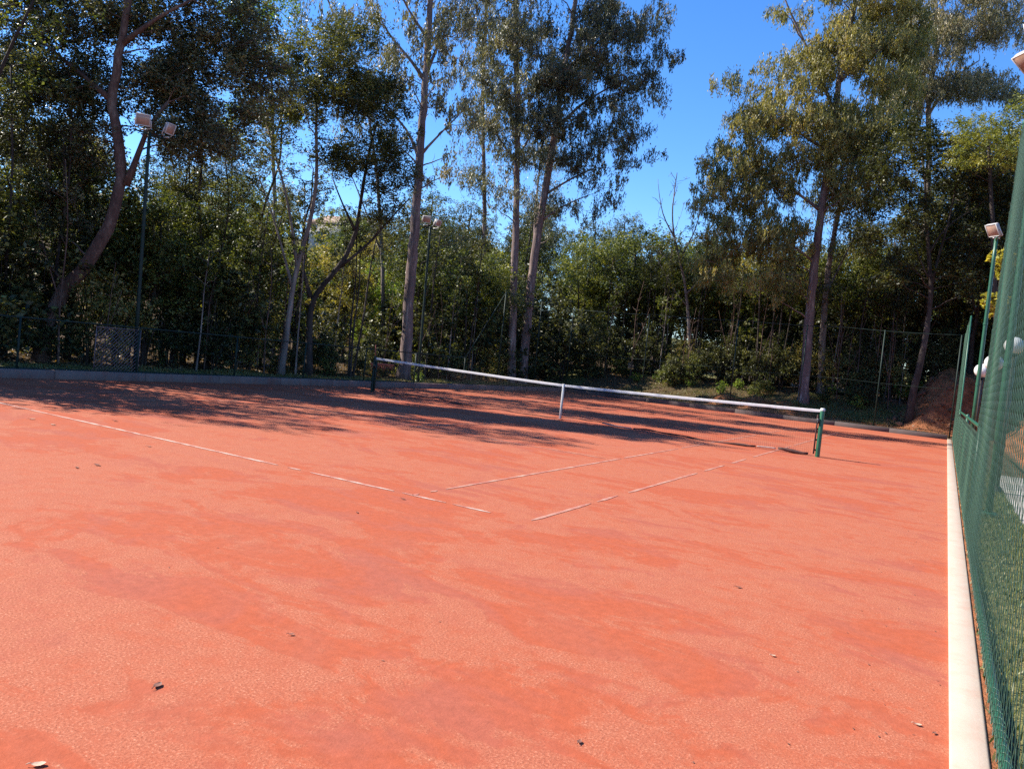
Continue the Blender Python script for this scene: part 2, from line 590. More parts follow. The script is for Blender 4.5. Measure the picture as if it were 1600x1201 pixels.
court_line((-5.485, -11.885), (5.485, -11.885), .06, [(-.55, 7.67), (7.82, 8.02), (8.17, 9.36), (9.47, 10.02), (10.10, 10.55)], 'line')
court_line((4.115, -11.885), (4.115, 11.885), .05, [(0, .12), (.32, .45), (.6, 5.8), (5.95, 9.0), (9.2, 11.2), (11.4, 16.4), (17.0, 20.0), (20.6, 23.77)])
court_line((5.485, -11.885), (5.485, 11.885), .05, [(0.05, 1.45), (1.62, 2.25), (2.6, 5.6), (6.0, 7.3), (7.8, 9.0), (9.6, 14), (14.4, 23.77)])
court_line((-4.115, -11.885), (-4.115, 11.885), .05, [(0, 5), (5.4, 23.77)])
court_line((-5.485, -11.885), (-5.485, 11.885), .05, [(0, 4.2), (4.6, 23.77)])
court_line((-4.115, -6.4), (4.115, -6.4), .05, [(0, 5.1), (5.2, 8.1)])
court_line((-4.115, 6.4), (4.115, 6.4), .05, [(0, 8.2)])
court_line((0, -6.4), (0, 6.4), .05, [(0, 2.2), (2.6, 12.8)])
court_line((-5.485, 11.885), (5.485, 11.885), .06, [(0, 4), (4.4, 10.97)])

# kerbs
g = Geo()


def kerb_run(g, x0, x1, y0, y1, z0, z1, seg=2.2, along='y', bev=.012):
    a, b = (y0, y1) if along == 'y' else (x0, x1)
    n = max(1, round((b - a) / seg))
    rr = random.Random(7)
    for k in range(n):
        s, e = a + (b - a) * k / n + .003, a + (b - a) * (k + 1) / n - .003
        dz = rr.uniform(-.006, .006)
        if along == 'y':
            g.bevbox(((x0 + x1) / 2 + rr.uniform(-.003, .003), (s + e) / 2, (z0 + z1 + dz) / 2), (x1 - x0, e - s, z1 - z0 + dz), bev)
        else:
            g.bevbox(((s + e) / 2, (y0 + y1) / 2 + rr.uniform(-.003, .003), (z0 + z1 + dz) / 2), (e - s, y1 - y0, z1 - z0 + dz), bev)


kerb_run(g, XL - .16, XL, YN, YF + .16, -.12, .19)
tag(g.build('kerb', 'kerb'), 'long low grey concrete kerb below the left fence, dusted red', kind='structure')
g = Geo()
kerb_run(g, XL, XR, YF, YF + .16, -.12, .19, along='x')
tag(g.build('kerb', concrete_material('far_kerb_concrete_shade_tone', (.065, .046, .044), (.085, .062, .058), (.075, .04, .033))), 'grey concrete kerb across the far end of the court', kind='structure')  # darker than the other kerbs: shade over it is put into the colour
g = Geo()
kerb_run(g, XR, XR + .15, YN, YF, -.12, .035, 50, bev=.008)
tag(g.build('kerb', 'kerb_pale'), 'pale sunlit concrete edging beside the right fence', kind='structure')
# paved path beyond the right fence
g = Geo()
for k in range(14):
    y0 = -26 + k * 2.0
    g.bevbox((10.35, y0 + 1, -.02), (1.1, 1.985, .09), .008)
tag(g.build('path', 'path'), 'grey concrete path beyond the right fence', kind='structure')

# ------------------------------------------------------------------ chain link fences


def chain_link(g, p, u, length, ztop, zbot, w=.070, r=.0015, sides=3, phase=0):
    """zigzag wires woven into diamonds, in the vertical plane through p along u; ztop may be a function of distance"""
    p, u = np.array(p, float), np.array(u, float)
    nrm = np.array([-u[1], u[0], 0.0])
    nw = int(length / w)
    for i in range(nw):
        s0 = i * w
        zt = ztop(s0) if callable(ztop) else ztop
        zb = zbot(s0) if callable(zbot) else zbot
        m = int((zt - zb) / w)
        if m < 2:
            continue
        k = np.arange(m + 1)
        s = s0 + w * ((k + i) % 2)
        z = zb + k * w
        off = np.where((k + i) % 2 == 0, r * .8, -r * .8)
        belly = .012 * np.sin(s0 * 1.7 + 1) * np.sin(math.pi * (z - zb) / max(zt - zb, .1))
        pts = p[None, :] + s[:, None] * u[None, :] + np.stack([0 * z, 0 * z, z], -1) + (off + belly)[:, None] * nrm[None, :]
        th = np.arange(sides) * 2 * math.pi / sides
        ring = np.stack([np.cos(th)[:, None] * u + np.sin(th)[:, None] * nrm for _ in (0,)], 0)[0] * r
        vs = (pts[:, None, :] + ring[None, :, :]).reshape(-1, 3)
        ii = np.arange(m)[:, None] * sides
        jj = np.arange(sides)[None, :]
        q = np.stack([ii + jj, ii + (jj + 1) % sides, ii + sides + (jj + 1) % sides, ii + sides + jj], -1).reshape(-1, 4)
        g.addq(vs, q)


HL, HT = 1.27, 4.25      # low and tall fence heights


def fence_side(x, z0, label, posts, rail_r, post_r, steel, wire, y0, y1, prof, wire_r, coil=False, cap=False, side=1, ww=.07):
    """a fence along y at x; prof(y) gives its height"""
    root = empty('chain_link_fence', (x, y0, z0), label, 'fence')
    off = (x, y0, z0)
    for py in posts:
        h = prof(py)
        g = Geo()
        pts = [(x, py, z0 - .15), (x, py, h * .5), (x, py, h + .02)]
        g.tube(pts, post_r, 10)
        if cap:
            g.lathe([(post_r * 1.15, h + .01), (post_r * 1.15, h + .04), (post_r * .5, h + .06), (0.001, h + .062)], (x, py, 0), 10)
        g.build('post', steel, root, True, offset=off)
    ys = sorted(set(list(np.arange(y0, y1, 1.4)) + [y1] + [k for k in (-9.45, -7.9, 7.95, 9.6) if y0 < k < y1]))
    g = Geo()
    g.tube([(x, y, prof(y)) for y in ys], rail_r, 8)
    g.build('top_rail', steel, root, True, offset=off)
    g = Geo()
    rr = random.Random(int(x * 10))
    g.tube([(x, y, z0 + .058 + rr.uniform(-.006, .006)) for y in np.arange(y0, y1 + .1, .7)], rail_r, 8)
    if coil:
        n = int((y1 - y0) / .085)
        if True:
            t = np.arange(0, n * 8)
            yy = y0 + t / 8 * .085
            an = t / 8 * 2 * math.pi
            m = yy < min(y1, y0 + 14)
            g.tube(np.stack([x + (rail_r + .003) * np.cos(an), yy, z0 + .058 + (rail_r + .003) * np.sin(an)], -1)[m], .0025, 4)
    g.build('bottom_rail', steel, root, True, offset=off)
    g = Geo()
    chain_link(g, (x + side * (post_r + .004), y0, 0), (0, 1, 0), y1 - y0, lambda s: prof(y0 + s) - .02, z0 + .06, w=ww, r=wire_r)
    g.build('wire_mesh', wire, root, offset=off)
    return root


def prof_side(zb):
    def f(y):
        if y < -9.45 or y > 9.6:
            return HT
        if y < -7.9:
            return HL + (HT - HL) * (-7.9 - y) / 1.55
        if y > 7.95:
            return HL + (HT - HL) * (y - 7.95) / 1.65
        return HL
    return f


fence_side(9.135, .0, 'tall green chain link fence beside the pale edging on the right', [-25.4, -20.5, -15.6, -9.45, -7.9, -1.4, 7.95, 13.5, 17.4],
           .024, .028, 'green_steel', 'green_wire', -26, 17.4, prof_side(0), .0018, True, True, -1, .072)


def prof_left(y):
    return HL if y < 7.9 else (HT if y > 10.6 else HL + (HT - HL) * (y - 7.9) / 2.7)


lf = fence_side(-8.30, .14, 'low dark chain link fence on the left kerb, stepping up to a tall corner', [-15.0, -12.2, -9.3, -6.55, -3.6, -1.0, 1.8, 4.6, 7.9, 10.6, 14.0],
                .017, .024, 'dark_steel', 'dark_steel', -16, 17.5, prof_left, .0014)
# far fence: tall, thin wires, dark posts
root = empty('chain_link_fence', (0, 17.55, .14), 'tall thin chain link fence across the far end of the court', 'fence')
off = (0, 17.55, .14)
for px_ in (-8.3, -4.2, 0.1, 3.1, 6.2, 9.0):
    g = Geo()
    g.tube([(px_, 17.55, 0), (px_, 17.55, HT)], .026, 8)
    g.build('post', 'dark_steel', root, True, offset=off)


def cable(z, sag, r, name):
    g = Geo()
    xs = np.linspace(-8.3, 9.0, 40)
    g.tube([(x, 17.55, z - sag * (1 - (2 * ((x + 8.3) / 17.3 % .25) / .25 - 1) ** 2)) for x in xs], r, 6)
    g.build(name, 'dark_steel', root, True, offset=off)


cable(HT, .05, .015, 'top_rail')
cable(2.05, .05, .010, 'middle_cable')
cable(.2, .0, .012, 'bottom_rail')
g = Geo()
chain_link(g, (-8.3, 17.56, 0), (1, 0, 0), 17.3, HT - .03, .2, r=.0014)
g.build('wire_mesh', 'dark_steel', root, offset=off)

# lattice added in place of sunlit mesh, and drag brush, by left fence
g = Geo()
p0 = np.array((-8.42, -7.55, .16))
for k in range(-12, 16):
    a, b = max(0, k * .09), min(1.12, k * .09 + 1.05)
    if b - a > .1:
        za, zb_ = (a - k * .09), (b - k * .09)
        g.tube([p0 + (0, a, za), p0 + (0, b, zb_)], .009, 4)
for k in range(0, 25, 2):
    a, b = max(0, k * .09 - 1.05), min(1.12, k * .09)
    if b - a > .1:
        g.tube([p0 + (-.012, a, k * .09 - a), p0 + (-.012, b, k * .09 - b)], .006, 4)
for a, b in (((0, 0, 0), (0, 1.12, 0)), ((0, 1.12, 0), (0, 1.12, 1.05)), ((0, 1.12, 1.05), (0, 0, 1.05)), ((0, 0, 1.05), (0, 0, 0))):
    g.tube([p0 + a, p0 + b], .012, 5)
o = g.build('sunlit_mesh_stand_in', simple('mesh_stand_in_grey', (.15, .11, .12), .6, .3, 20), offset=p0)
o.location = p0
tag(o, 'added diamond lattice standing in for sunlit mesh of the left fence, beside the lamp mast', 'panel')

bx = -8.21
root = empty('drag_brush', (bx, 2.6, .78), 'rusty red court brush with long handle hanging on the left fence', 'brush')
off = (bx, 2.6, .78)
g = Geo()
g.bevbox((bx, 2.6, .78), (.05, 1.25, .07), .008)
g.build('brush_head', 'rust', root, offset=off)
g = Geo()
for k in range(46):
    y = 2.0 + k * 1.2 / 45
    g.tube([(bx, y, .745), (bx + random.uniform(-.02, .02), y + random.uniform(-.012, .012), .745 - random.uniform(.09, .22))], (.008, .004), 4)
g.build('bristles', 'rust', root, offset=off)
g = Geo()
g.tube([(bx - .02, 2.22, .80), (bx - .03, 2.18, 1.45)], .02, 8)
g.build('handle', 'rust', root, True, offset=off)

# ------------------------------------------------------------------ net
root = empty('tennis_net', (0, 0, 0), 'sagging tennis net with white headband and dark torn bottom band', 'net')
PX = 6.40


def net_top(x):
    return .925 + (1.055 - .925) * (abs(x) / PX) ** 1.25


def net_bot(x):
    return .045 + .03 * math.sin(x * 1.1 + .4) + .02 * math.sin(x * 2.7)


g = Geo()
xs = np.arange(-PX + .05, PX - .1, .046)
for k, x in enumerate(xs):
    zt, zb = net_top(x) - .03, net_bot(x)
    zz = np.linspace(zb, zt, 6)
    g.tube([(x + .006 * math.sin(z * 9 + k), .02 * math.sin(math.pi * (z - zb) / (zt - zb)) * math.sin(x * .9), z) for z in zz], .0014, 3, False)
for k in range(22):
    f = k / 21
    g.tube([(x, .02 * math.sin(math.pi * f) * math.sin(x * .9), net_bot(x) + f * (net_top(x) - .03 - net_bot(x))) for x in np.arange(-PX + .05, PX - .1, .18)], .0014, 3, False)
g.build('netting', 'cord', root)
g = Geo()
xs = np.linspace(-PX + .04, PX - .04, 70)
vs, fs = [], []
rr = random.Random(9)
for k, x in enumerate(xs):
    zt = net_top(x)
    dz = rr.uniform(-.004, .004)
    vs += [(x, -.014, zt - .058 + dz), (x, -.016, zt - .012), (x, -.008, zt + .004), (x, .008, zt + .004), (x, .016, zt - .012), (x, .014, zt - .058 + dz)]
    if k:
        b = 6 * k
        fs += [(b - 6 + i, b + i, b + i + 1, b - 5 + i) for i in range(5)]
g.add(vs, fs)
g.build('headband', 'white_band', root, True)
g = Geo()
for (xa, xb, h, th) in ((2.05, 3.62, .035, .010), (3.62, 5.05, .05, .014), (5.55, 6.2, .07, .018), (-2.2, 1.8, .02, .006), (-6.1, -2.6, .03, .010)):
    n = max(6, int((xb - xa) * 7))
    vs, fs = [], []
    for k in range(n + 1):
        x = xa + (xb - xa) * k / n
        z = net_bot(x) + .012 * math.sin(x * 6)
        hh = h * (1 + .25 * math.sin(x * 11))
        vs += [(x, -th, z - hh * .5), (x, -th, z + hh * .5), (x, th, z + hh * .5), (x, th, z - hh * .5)]
        if k:
            b = 4 * k
            fs += [(b - 4 + i, b + i, b + (i + 1) % 4, b - 4 + (i + 1) % 4) for i in range(4)]
    fs += [(0, 1, 2, 3), (4 * n + 3, 4 * n + 2, 4 * n + 1, 4 * n)]
    g.add(vs, fs)
g.build('bottom_band', 'dark_band', root)
for (xa, xb) in ((1.2, 2.0), (5.08, 5.5)):
    g = Geo()
    n = 8
    g.tube([(xa + (xb - xa) * k / n, -.004, net_bot(xa + (xb - xa) * k / n) - .006) for k in range(n + 1)], .016, 6)
    g.build('faded_band', 'grey_band', root, True)
g = Geo()
g.bevbox((0, -.019, .475), (.052, .006, .93), .002)
g.bevbox((0, .019, .475), (.052, .006, .93), .002)
g.bevbox((0, 0, .943), (.052, .044, .006), .002)
g.build('centre_strap', 'white_paint', root)
g = Geo()
g.bevbox((0, 0, .012), (.16, .10, .02), .004)
g.tube([(0, 0, .02), (0, 0, .06)], .012, 8)
g.build('strap_anchor', 'rust', root)
g = Geo()
g.tube([(x, 0, net_top(x) - .004) for x in np.linspace(-PX, PX, 30)], .005, 6)
g.build('cable', 'dark_steel', root, True)


def net_post(x, label, mat, sgn):
    root = empty('net_post', (x, 0, 0), label, 'post', 'net posts')
    g = Geo()
    g.lathe([(.05, -.05), (.05, 1.05), (.047, 1.062)], (0, 0, 0), 16)
    g.build('pole', mat, root, True)
    g = Geo()
    g.lathe([(.053, 1.035), (.053, 1.075), (.04, 1.092), (.001, 1.096)], (0, 0, 0), 16)
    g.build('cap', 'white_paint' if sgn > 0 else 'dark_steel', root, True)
    g = Geo()
    g.bevbox((-sgn * .085, -.01, .5), (.03, .06, .88), .006)
    for z in (.15, .38, .62, .85):
        g.bevbox((-sgn * .062, -.01, z), (.03, .03, .04), .004)
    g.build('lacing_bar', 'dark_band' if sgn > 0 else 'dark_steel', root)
    g = Geo()
    g.bevbox((-sgn * .06, -.05, .80), (.07, .05, .12), .01)
    g.tube([(-sgn * .06, -.07, .80), (-sgn * .06, -.13, .80), (-sgn * .06, -.13, .70)], .008, 6)
    g.build('winch', 'black', root)
    return root


net_post(PX, 'green net post with white cap at the near right end of the net', 'net_green', 1)
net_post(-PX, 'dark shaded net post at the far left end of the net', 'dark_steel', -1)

# ------------------------------------------------------------------ floodlight masts


def floodlight(name, loc, aim, tilt, label, size=(.34, .30), group='floodlights on the masts'):
    """square lamp: finned back, glass, yoke"""
    root = empty(name, loc, label, 'floodlight', group)
    ca, sa, ct, st = math.cos(aim), math.sin(aim), math.cos(tilt), math.sin(tilt)
    R = np.array([[ca, -sa * ct, sa * st], [sa, ca * ct, -ca * st], [0, st, ct]])   # y local = facing direction, z = up
    w, h = size
    g = Geo()
    g.bevbox(R @ (0, 0, .22), (w, .09, h), .015, R)
    for k in range(7):
        g.bevbox(R @ (-w / 2 + .04 + k * (w - .08) / 6, -.06, .22), (.008, .04, h * .8), .002, R)
    g.build('housing', 'lamp_back', root)
    g = Geo()
    for a, b, c_, d_ in ((-w / 2 + .008, 0, .02, h), (w / 2 - .008, 0, .02, h)):
        g.bevbox(R @ (a, .052, .22), (c_, .02, d_), .003, R)
    for zz in (-h / 2 + .008, h / 2 - .008):
        g.bevbox(R @ (0, .052, .22 + zz), (w - .04, .02, .02), .003, R)
    g.build('bezel', 'white_paint', root)
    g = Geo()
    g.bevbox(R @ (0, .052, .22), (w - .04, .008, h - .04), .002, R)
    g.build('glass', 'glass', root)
    g = Geo()
    for s in (-1, 1):
        g.tube([R @ (s * (w / 2 + .015), 0, .22), R @ (s * (w / 2 + .015), -.02, .04), R @ (s * .05, -.02, .0)], .012, 6)
    g.bevbox((0, 0, -.01), (.16, .06, .03), .006)
    g.build('bracket', 'white_paint', root)
    g = Geo()
    g.bevbox(R @ (0, -.10, .14), (.16, .07, .09), .01, R)
    g.build('driver_box', 'black', root)
    return root


def mast(base, top, label, group='floodlight masts', mat='green_steel', r=.045):
    base, top = np.array(base, float), np.array(top, float)
    root = empty('light_mast', base, label, 'light mast', group)
    g = Geo()
    g.tube([base * (1 - t) + top * t for t in (0, .3, .6, .9, 1)], [r, r, r * .95, r * .9, r * .9], 10)
    g.build('pole', mat, root, True, offset=base)
    g = Geo()
    g.bevbox(base + (0, 0, .05), (.2, .2, .06), .01)
    g.build('base_plate', mat, root, offset=base)
    g = Geo()
    ax = np.array([0, 1.0, 0])
    g.tube([top - ax * .42 - (0, 0, .05), top + ax * .42 - (0, 0, .05)], .02, 8)
    g.build('cross_arm', mat, root, True, offset=base)
    for z in (.35, .62):
        g = Geo()
        q = base * (1 - z) + top * z
        g.lathe([(r * 1.15, -.03), (r * 1.15, .03)], q, 10)
        g.build('clamp', mat, root, offset=base)
    return root


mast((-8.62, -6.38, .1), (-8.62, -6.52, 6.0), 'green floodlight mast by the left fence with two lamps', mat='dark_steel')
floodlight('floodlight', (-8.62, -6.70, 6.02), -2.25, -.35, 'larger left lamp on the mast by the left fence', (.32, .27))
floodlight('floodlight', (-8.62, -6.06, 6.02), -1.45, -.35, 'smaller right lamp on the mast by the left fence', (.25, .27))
mast((-8.62, 5.30, .1), (-8.62, 5.10, 6.0), 'green floodlight mast behind the net beside the tallest pale trunk', mat='dark_steel')
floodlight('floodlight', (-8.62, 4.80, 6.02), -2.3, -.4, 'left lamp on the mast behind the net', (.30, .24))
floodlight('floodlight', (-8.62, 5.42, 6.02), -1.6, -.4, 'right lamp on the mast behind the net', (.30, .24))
mast((9.42, 5.4, 0), (9.42, 5.4, 5.9), 'green floodlight mast beyond the low part of the right fence', r=.05)
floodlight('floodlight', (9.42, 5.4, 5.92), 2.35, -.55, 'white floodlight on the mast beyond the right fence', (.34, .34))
c1, c2 = at(1631, 60, 10.3), at(1625, 112, 10.3)
mast((c2[0] + .06, c2[1] + .1, 0), (c2[0] + .06, c2[1] + .1, c2[2] - .02), 'green floodlight mast behind the tall mesh at the right edge', r=.045)
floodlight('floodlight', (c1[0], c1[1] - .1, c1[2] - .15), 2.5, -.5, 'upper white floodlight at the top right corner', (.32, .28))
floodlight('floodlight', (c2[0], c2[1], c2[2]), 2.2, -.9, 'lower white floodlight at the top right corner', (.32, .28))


def globe_lamp(px_, py_, d, diam, label):
    c = at(px_, py_, d)
    gz = float(ground_z(c[0], c[1]))
    root = empty('globe_lamp', (c[0], c[1], gz), label, 'lamp', 'white globe lamps along the path')
    off = (c[0], c[1], gz)
    r = diam / 2
    g = Geo()
    g.lathe([(r * math.sin(t), -r * math.cos(t) * .95) for t in np.linspace(.35, math.pi - .01, 16)], c, 24)
    g.build('globe', 'globe', root, True, offset=off)
    g = Geo()
    g.lathe([(r * .42, -r * 1.06), (r * .45, -r * .9), (r * .36, -r * .86)], c, 16)
    g.build('collar', 'dark_post', root, True, offset=off)
    g = Geo()
    g.tube([(c[0], c[1], gz - .1), (c[0], c[1], c[2] - r * .9)], .05, 10)
    g.build('post', 'dark_post', root, True, offset=off)
    g = Geo()
    g.lathe([(.11, 0), (.11, .05), (.06, .12)], off, 12)
    g.build('foot', 'dark_post', root, True, offset=off)


globe_lamp(1535, 579, 24.0, .46, 'smaller white globe lamp on dark post beyond the right fence')
globe_lamp(1553, 567, 18.0, .40, 'larger white globe lamp just left of the fence mesh')
globe_lamp(1585, 540, 13.5, .32, 'white globe lamp seen through the right fence mesh')

# ------------------------------------------------------------------ foliage


def leaf_quads(centres, tone, length, width, mode, r):
    n = len(centres)
    L_ = length * r.uniform(.65, 1.25, n)
    W_ = width * r.uniform(.7, 1.25, n)
    if mode == 'hang':
        d = r.normal(0, .42, (n, 3))
        d[:, 2] -= 1.0
    elif mode == 'up':
        d = r.normal(0, .35, (n, 3))
        d[:, 2] += 1.0
    else:
        d = r.normal(0, 1, (n, 3))
        d[:, 2] = d[:, 2] * .55 - .25
    d /= np.linalg.norm(d, axis=1)[:, None]
    q = r.normal(0, 1, (n, 3))
    if mode == 'round':
        up = np.array([0, 0, 1.0]) + r.normal(0, .55, (n, 3))
        s = np.cross(d, up)
    else:
        s = np.cross(d, q)
    s /= np.linalg.norm(s, axis=1)[:, None] + 1e-9
    nn = np.cross(d, s)
    a = centres - d * (L_ / 2)[:, None]
    b = centres - d * (L_ * .08)[:, None] + s * (W_ / 2)[:, None] + nn * (W_ * .12)[:, None]
    c = centres + d * (L_ / 2)[:, None]
    e = centres - d * (L_ * .08)[:, None] - s * (W_ / 2)[:, None] + nn * (W_ * .12)[:, None]
    V = np.stack([a, b, c, e], 1).reshape(-1, 3)
    Q = np.arange(4 * n).reshape(n, 4)
    return V, Q, np.repeat(tone, 4)


def clump_leaves(clumps, spec, r):
    """clumps: (centre, radius, count, tone) -> leaves in ragged ellipsoids"""
    cs, ts = [], []
    for c, rad, n, tone in clumps:
        n = int(n)
        if n < 1:
            continue
        ns = max(1, n // 14)                       # sprigs inside the clump
        sp = r.normal(0, .48, (ns, 3)) * rad * (1, 1, .72)
        k = r.integers(0, ns, n)
        p = sp[k] + r.normal(0, .17, (n, 3)) * rad * ((.7, .7, 1.7) if spec['mode'] == 'hang' else (1, 1, 1))
        if spec['mode'] == 'hang':
            p[:, 2] -= np.abs(r.normal(0, .25, n)) * rad
        cs.append(np.asarray(c) + p)
        ts.append(np.clip(tone + r.normal(0, .14, n) + .10 * r.normal(0, 1, ns)[k], 0, 1))
    C = np.concatenate(cs)
    T = np.concatenate(ts)
    return leaf_quads(C, T, spec['len'], spec['wid'], spec['mode'], r)


def resample(pts, step):
    pts = np.asarray(pts, float)
    d = np.concatenate([[0], np.cumsum(np.linalg.norm(np.diff(pts, axis=0), axis=1))])
    n = max(2, int(d[-1] / step) + 1)
    t = np.linspace(0, d[-1], n)
    out = np.stack([np.interp(t, d, pts[:, k]) for k in range(3)], -1)
    for _ in range(2):
        out[1:-1] = (out[:-2] + 2 * out[1:-1] + out[2:]) / 4
    return out


def skeleton(trunks, clumps, r, twig=.007, thick=1.0, gnarl=.06, extra=1.0):
    """trunk tubes plus a limb from the nearest wood to every leaf clump"""
    g = Geo()
    NP, NR = [], []
    for pts, r0, r1 in trunks:
        p = resample(pts, .45)
        m = len(p)
        p[1:-1] += r.normal(0, gnarl * r0, (m - 2, 3)) * (1, 1, .2)
        t = np.linspace(0, 1, m)
        rad = r0 + (r1 - r0) * t ** .85
        if m > 4:
            rad[0] *= 1.35
            rad[1] *= 1.1
        rad = rad * (1 + r.normal(0, .035, m))
        g.tube(p, rad, 10 if r0 > .12 else 7)
        NP.append(p)
        NR.append(rad)
    NP, NR = np.concatenate(NP), np.concatenate(NR)
    order = sorted(range(len(clumps)), key=lambda k: np.min(np.linalg.norm(NP - clumps[k][0], axis=1)))
    for k in order:
        c = np.asarray(clumps[k][0], float)
        v = c - NP
        dist = np.linalg.norm(v, axis=1)
        cost = dist + 1.3 * np.maximum(0, NP[:, 2] - c[2] + .35 * dist) + .25 / (NR + .02) * .05
        i = int(np.argmin(cost))
        a = NP[i]
        ln = dist[i]
        if ln < .15:
            continue
        ra = min(NR[i] * .62, (.010 + .014 * ln) * thick)
        mid = a + (c - a) * .5 + np.array([0, 0, .13 * ln]) * r.uniform(-.6, 1.2) + r.normal(0, .07 * ln, 3)
        t = np.linspace(0, 1, 6)[:, None]
        p = (1 - t) ** 2 * a + 2 * t * (1 - t) * mid + t * t * c
        p[1:-1] += r.normal(0, .02 * ln, (4, 3))
        rad = np.linspace(ra, twig, 6)
        g.tube(p, rad, 5 if ra > .025 else 4, False)
        NP = np.concatenate([NP, p[1:]])
        NR = np.concatenate([NR, rad[1:]])
        # a couple of bare side twigs
        if extra and r.random() < .6 * extra:
            for _ in range(2):
                s = p[r.integers(2, 5)]
                e = s + r.normal(0, .22, 3) * ln + np.array([0, 0, .05 * ln])
                g.tube([s, (s + e) / 2 + r.normal(0, .03 * ln, 3), e], (twig * 1.1, twig * .9, twig * .4), 3, False)
    return g


LEAF = {
    'euc': dict(len=.18, wid=.048, mode='hang'),
    'small': dict(len=.085, wid=.050, mode='round'),
    'broad': dict(len=.13, wid=.070, mode='round'),
    'big': dict(len=.22, wid=.12, mode='round'),
    'fine': dict(len=.125, wid=.042, mode='round'),
}


def tree(name, loc, label, cat, trunks, clumps, leaf, leafmat, bark, group=None, seed=0, thick=1.0, gnarl=.06, twig=.007, extra=1.0):
    r = np.random.default_rng(seed)
    loc = np.asarray(loc, float)
    root = empty(name, loc, label, cat, group)
    sk = skeleton(trunks, clumps, r, twig, thick, gnarl, extra)
    sk.build('trunk', bark, root, True, offset=loc)
    if any(c[2] >= 1 for c in clumps):
        V, Q, T = clump_leaves(clumps, LEAF[leaf], r)
        g = Geo()
        g.addq(V, Q)
        g.build('crown', leafmat, root, offset=loc, attrs={'tone': T})
    return root


def blobs(lst, d, seed, rc=.55, per=90, dens=1.0, dd=1.6, tone=.45):
    """clumps scattered through ellipsoids given as (px, py, rx, ry[, density[, tone]]) at depth d"""
    r = np.random.default_rng(seed)
    out = []
    for b in lst:
        px_, py_, rx, ry = b[:4]
        k = b[4] if len(b) > 4 else 1.0
        tn = b[5] if len(b) > 5 else tone
        m = d / FPX
        area = math.pi * rx * ry * m * m
        n = max(2, int(area / (rc * rc) * 1.15 * k * dens))
        for _ in range(n):
            while True:
                u = r.uniform(-1, 1, 3)
                if u @ u < 1:
                    break
            dep = d + u[2] * dd
            s = r.uniform(.6, 1.25)
            out.append((at(px_ + u[0] * rx, py_ + u[1] * ry, dep), rc * s, per * s * s, tn + r.normal(0, .15)))
    return out


def tpts(lst, d):
    """trunk points from pixels; an optional third entry shifts the depth"""
    return [at(p[0], p[1], d + (p[2] if len(p) > 2 else 0)) for p in lst]


def to_ground(pts):
    p = np.array(pts[0])
    z = float(ground_z(p[0], p[1]))
    q = np.array([p[0], p[1], z - .15])
    if p[2] - z > .3:
        return [q] + list(pts)
    return [q] + list(pts[1:])


def hero(name, label, cat, d, trunks, bl, leaf, leafmat, bark, seed, group=None, rc=.55, per=90, dens=1.0, dd=1.6, tone=.45, thick=1.0, gnarl=.06, more=None, extra=1.0, twig=.007, boff=0.0):
    tr = []
    for k, (pts, r0, r1) in enumerate(trunks):
        p = tpts(pts, d)
        if k == 0:
            p = to_ground(p)
        tr.append((p, r0, r1))
    cl = blobs(bl, d + boff, seed, rc, per, dens, dd, tone) + (more or [])
    return tree(name, tr[0][0][0], label, cat, tr, cl, leaf, leafmat, bark, group, seed, thick, gnarl, twig, extra)


# --- individually placed trees --------------------------------------------------
hero('leaning_tree', 'leaning tree with a bent reddish trunk and dense dark crown, at the left', 'tree', 19.5,
     [([(66, 520), (87, 470), (112, 438), (150, 395), (176, 345), (190, 285), (191, 240), (180, 195), (172, 155), (178, 115), (192, 65), (200, 5), (205, -50)], .20, .08),
      ([(196, 290), (206, 262), (221, 245), (222, 212), (232, 190), (262, 160)], .085, .04),
      ([(172, 155), (120, 110), (60, 60)], .07, .03),
      ([(190, 70), (240, 30), (300, 0)], .07, .03)],
     [(50, 70, 120, 80), (30, 160, 100, 80), (140, 200, 60, 60), (250, 70, 110, 70), (330, 130, 95, 75, 1.25), (110, 20, 110, 50), (390, 60, 50, 60), (280, 120, 60, 50), (150, 150, 60, 40), (290, 225, 60, 30), (110, 120, 55, 40), (200, 30, 60, 40), (235, 140, 45, 40), (270, 190, 50, 30, .8),
      (330, 215, 70, 40), (60, 260, 90, 60), (100, 330, 60, 40), (20, 340, 60, 60), (330, 20, 90, 50), (420, 130, 40, 40, .7), (20, -40, 140, 50), (250, -40, 120, 40), (60, -110, 120, 50, .7), (230, -120, 120, 50, .7)],
     'small', 'leaf_grey', 'bark_red', 21, rc=.38, per=175, dens=1.6, dd=1.5, thick=1.1, gnarl=.10, tone=.55, boff=1.25)

hero('slender_tree', 'slender grey-barked tree forking high, third from the left mast', 'tree', 25.0,
     [([(440, 575), (450, 500), (457, 450), (464, 415), (478, 370), (490, 325), (496, 270), (492, 200), (500, 130)], .115, .035),
      ([(464, 415), (456, 350), (446, 300), (430, 240), (415, 190)], .055, .025),
      ([(457, 450), (440, 385), (425, 330), (405, 280)], .05, .02)],
     [(500, 85, 85, 38), (470, 160, 70, 45, .8), (520, 130, 60, 45), (420, 190, 60, 40, .8), (400, 250, 50, 35, .6), (440, 110, 40, 40, .5)],
     'fine', 'leaf_dark', 'bark_pale', 22, rc=.5, per=260, dens=1.5, tone=.62)

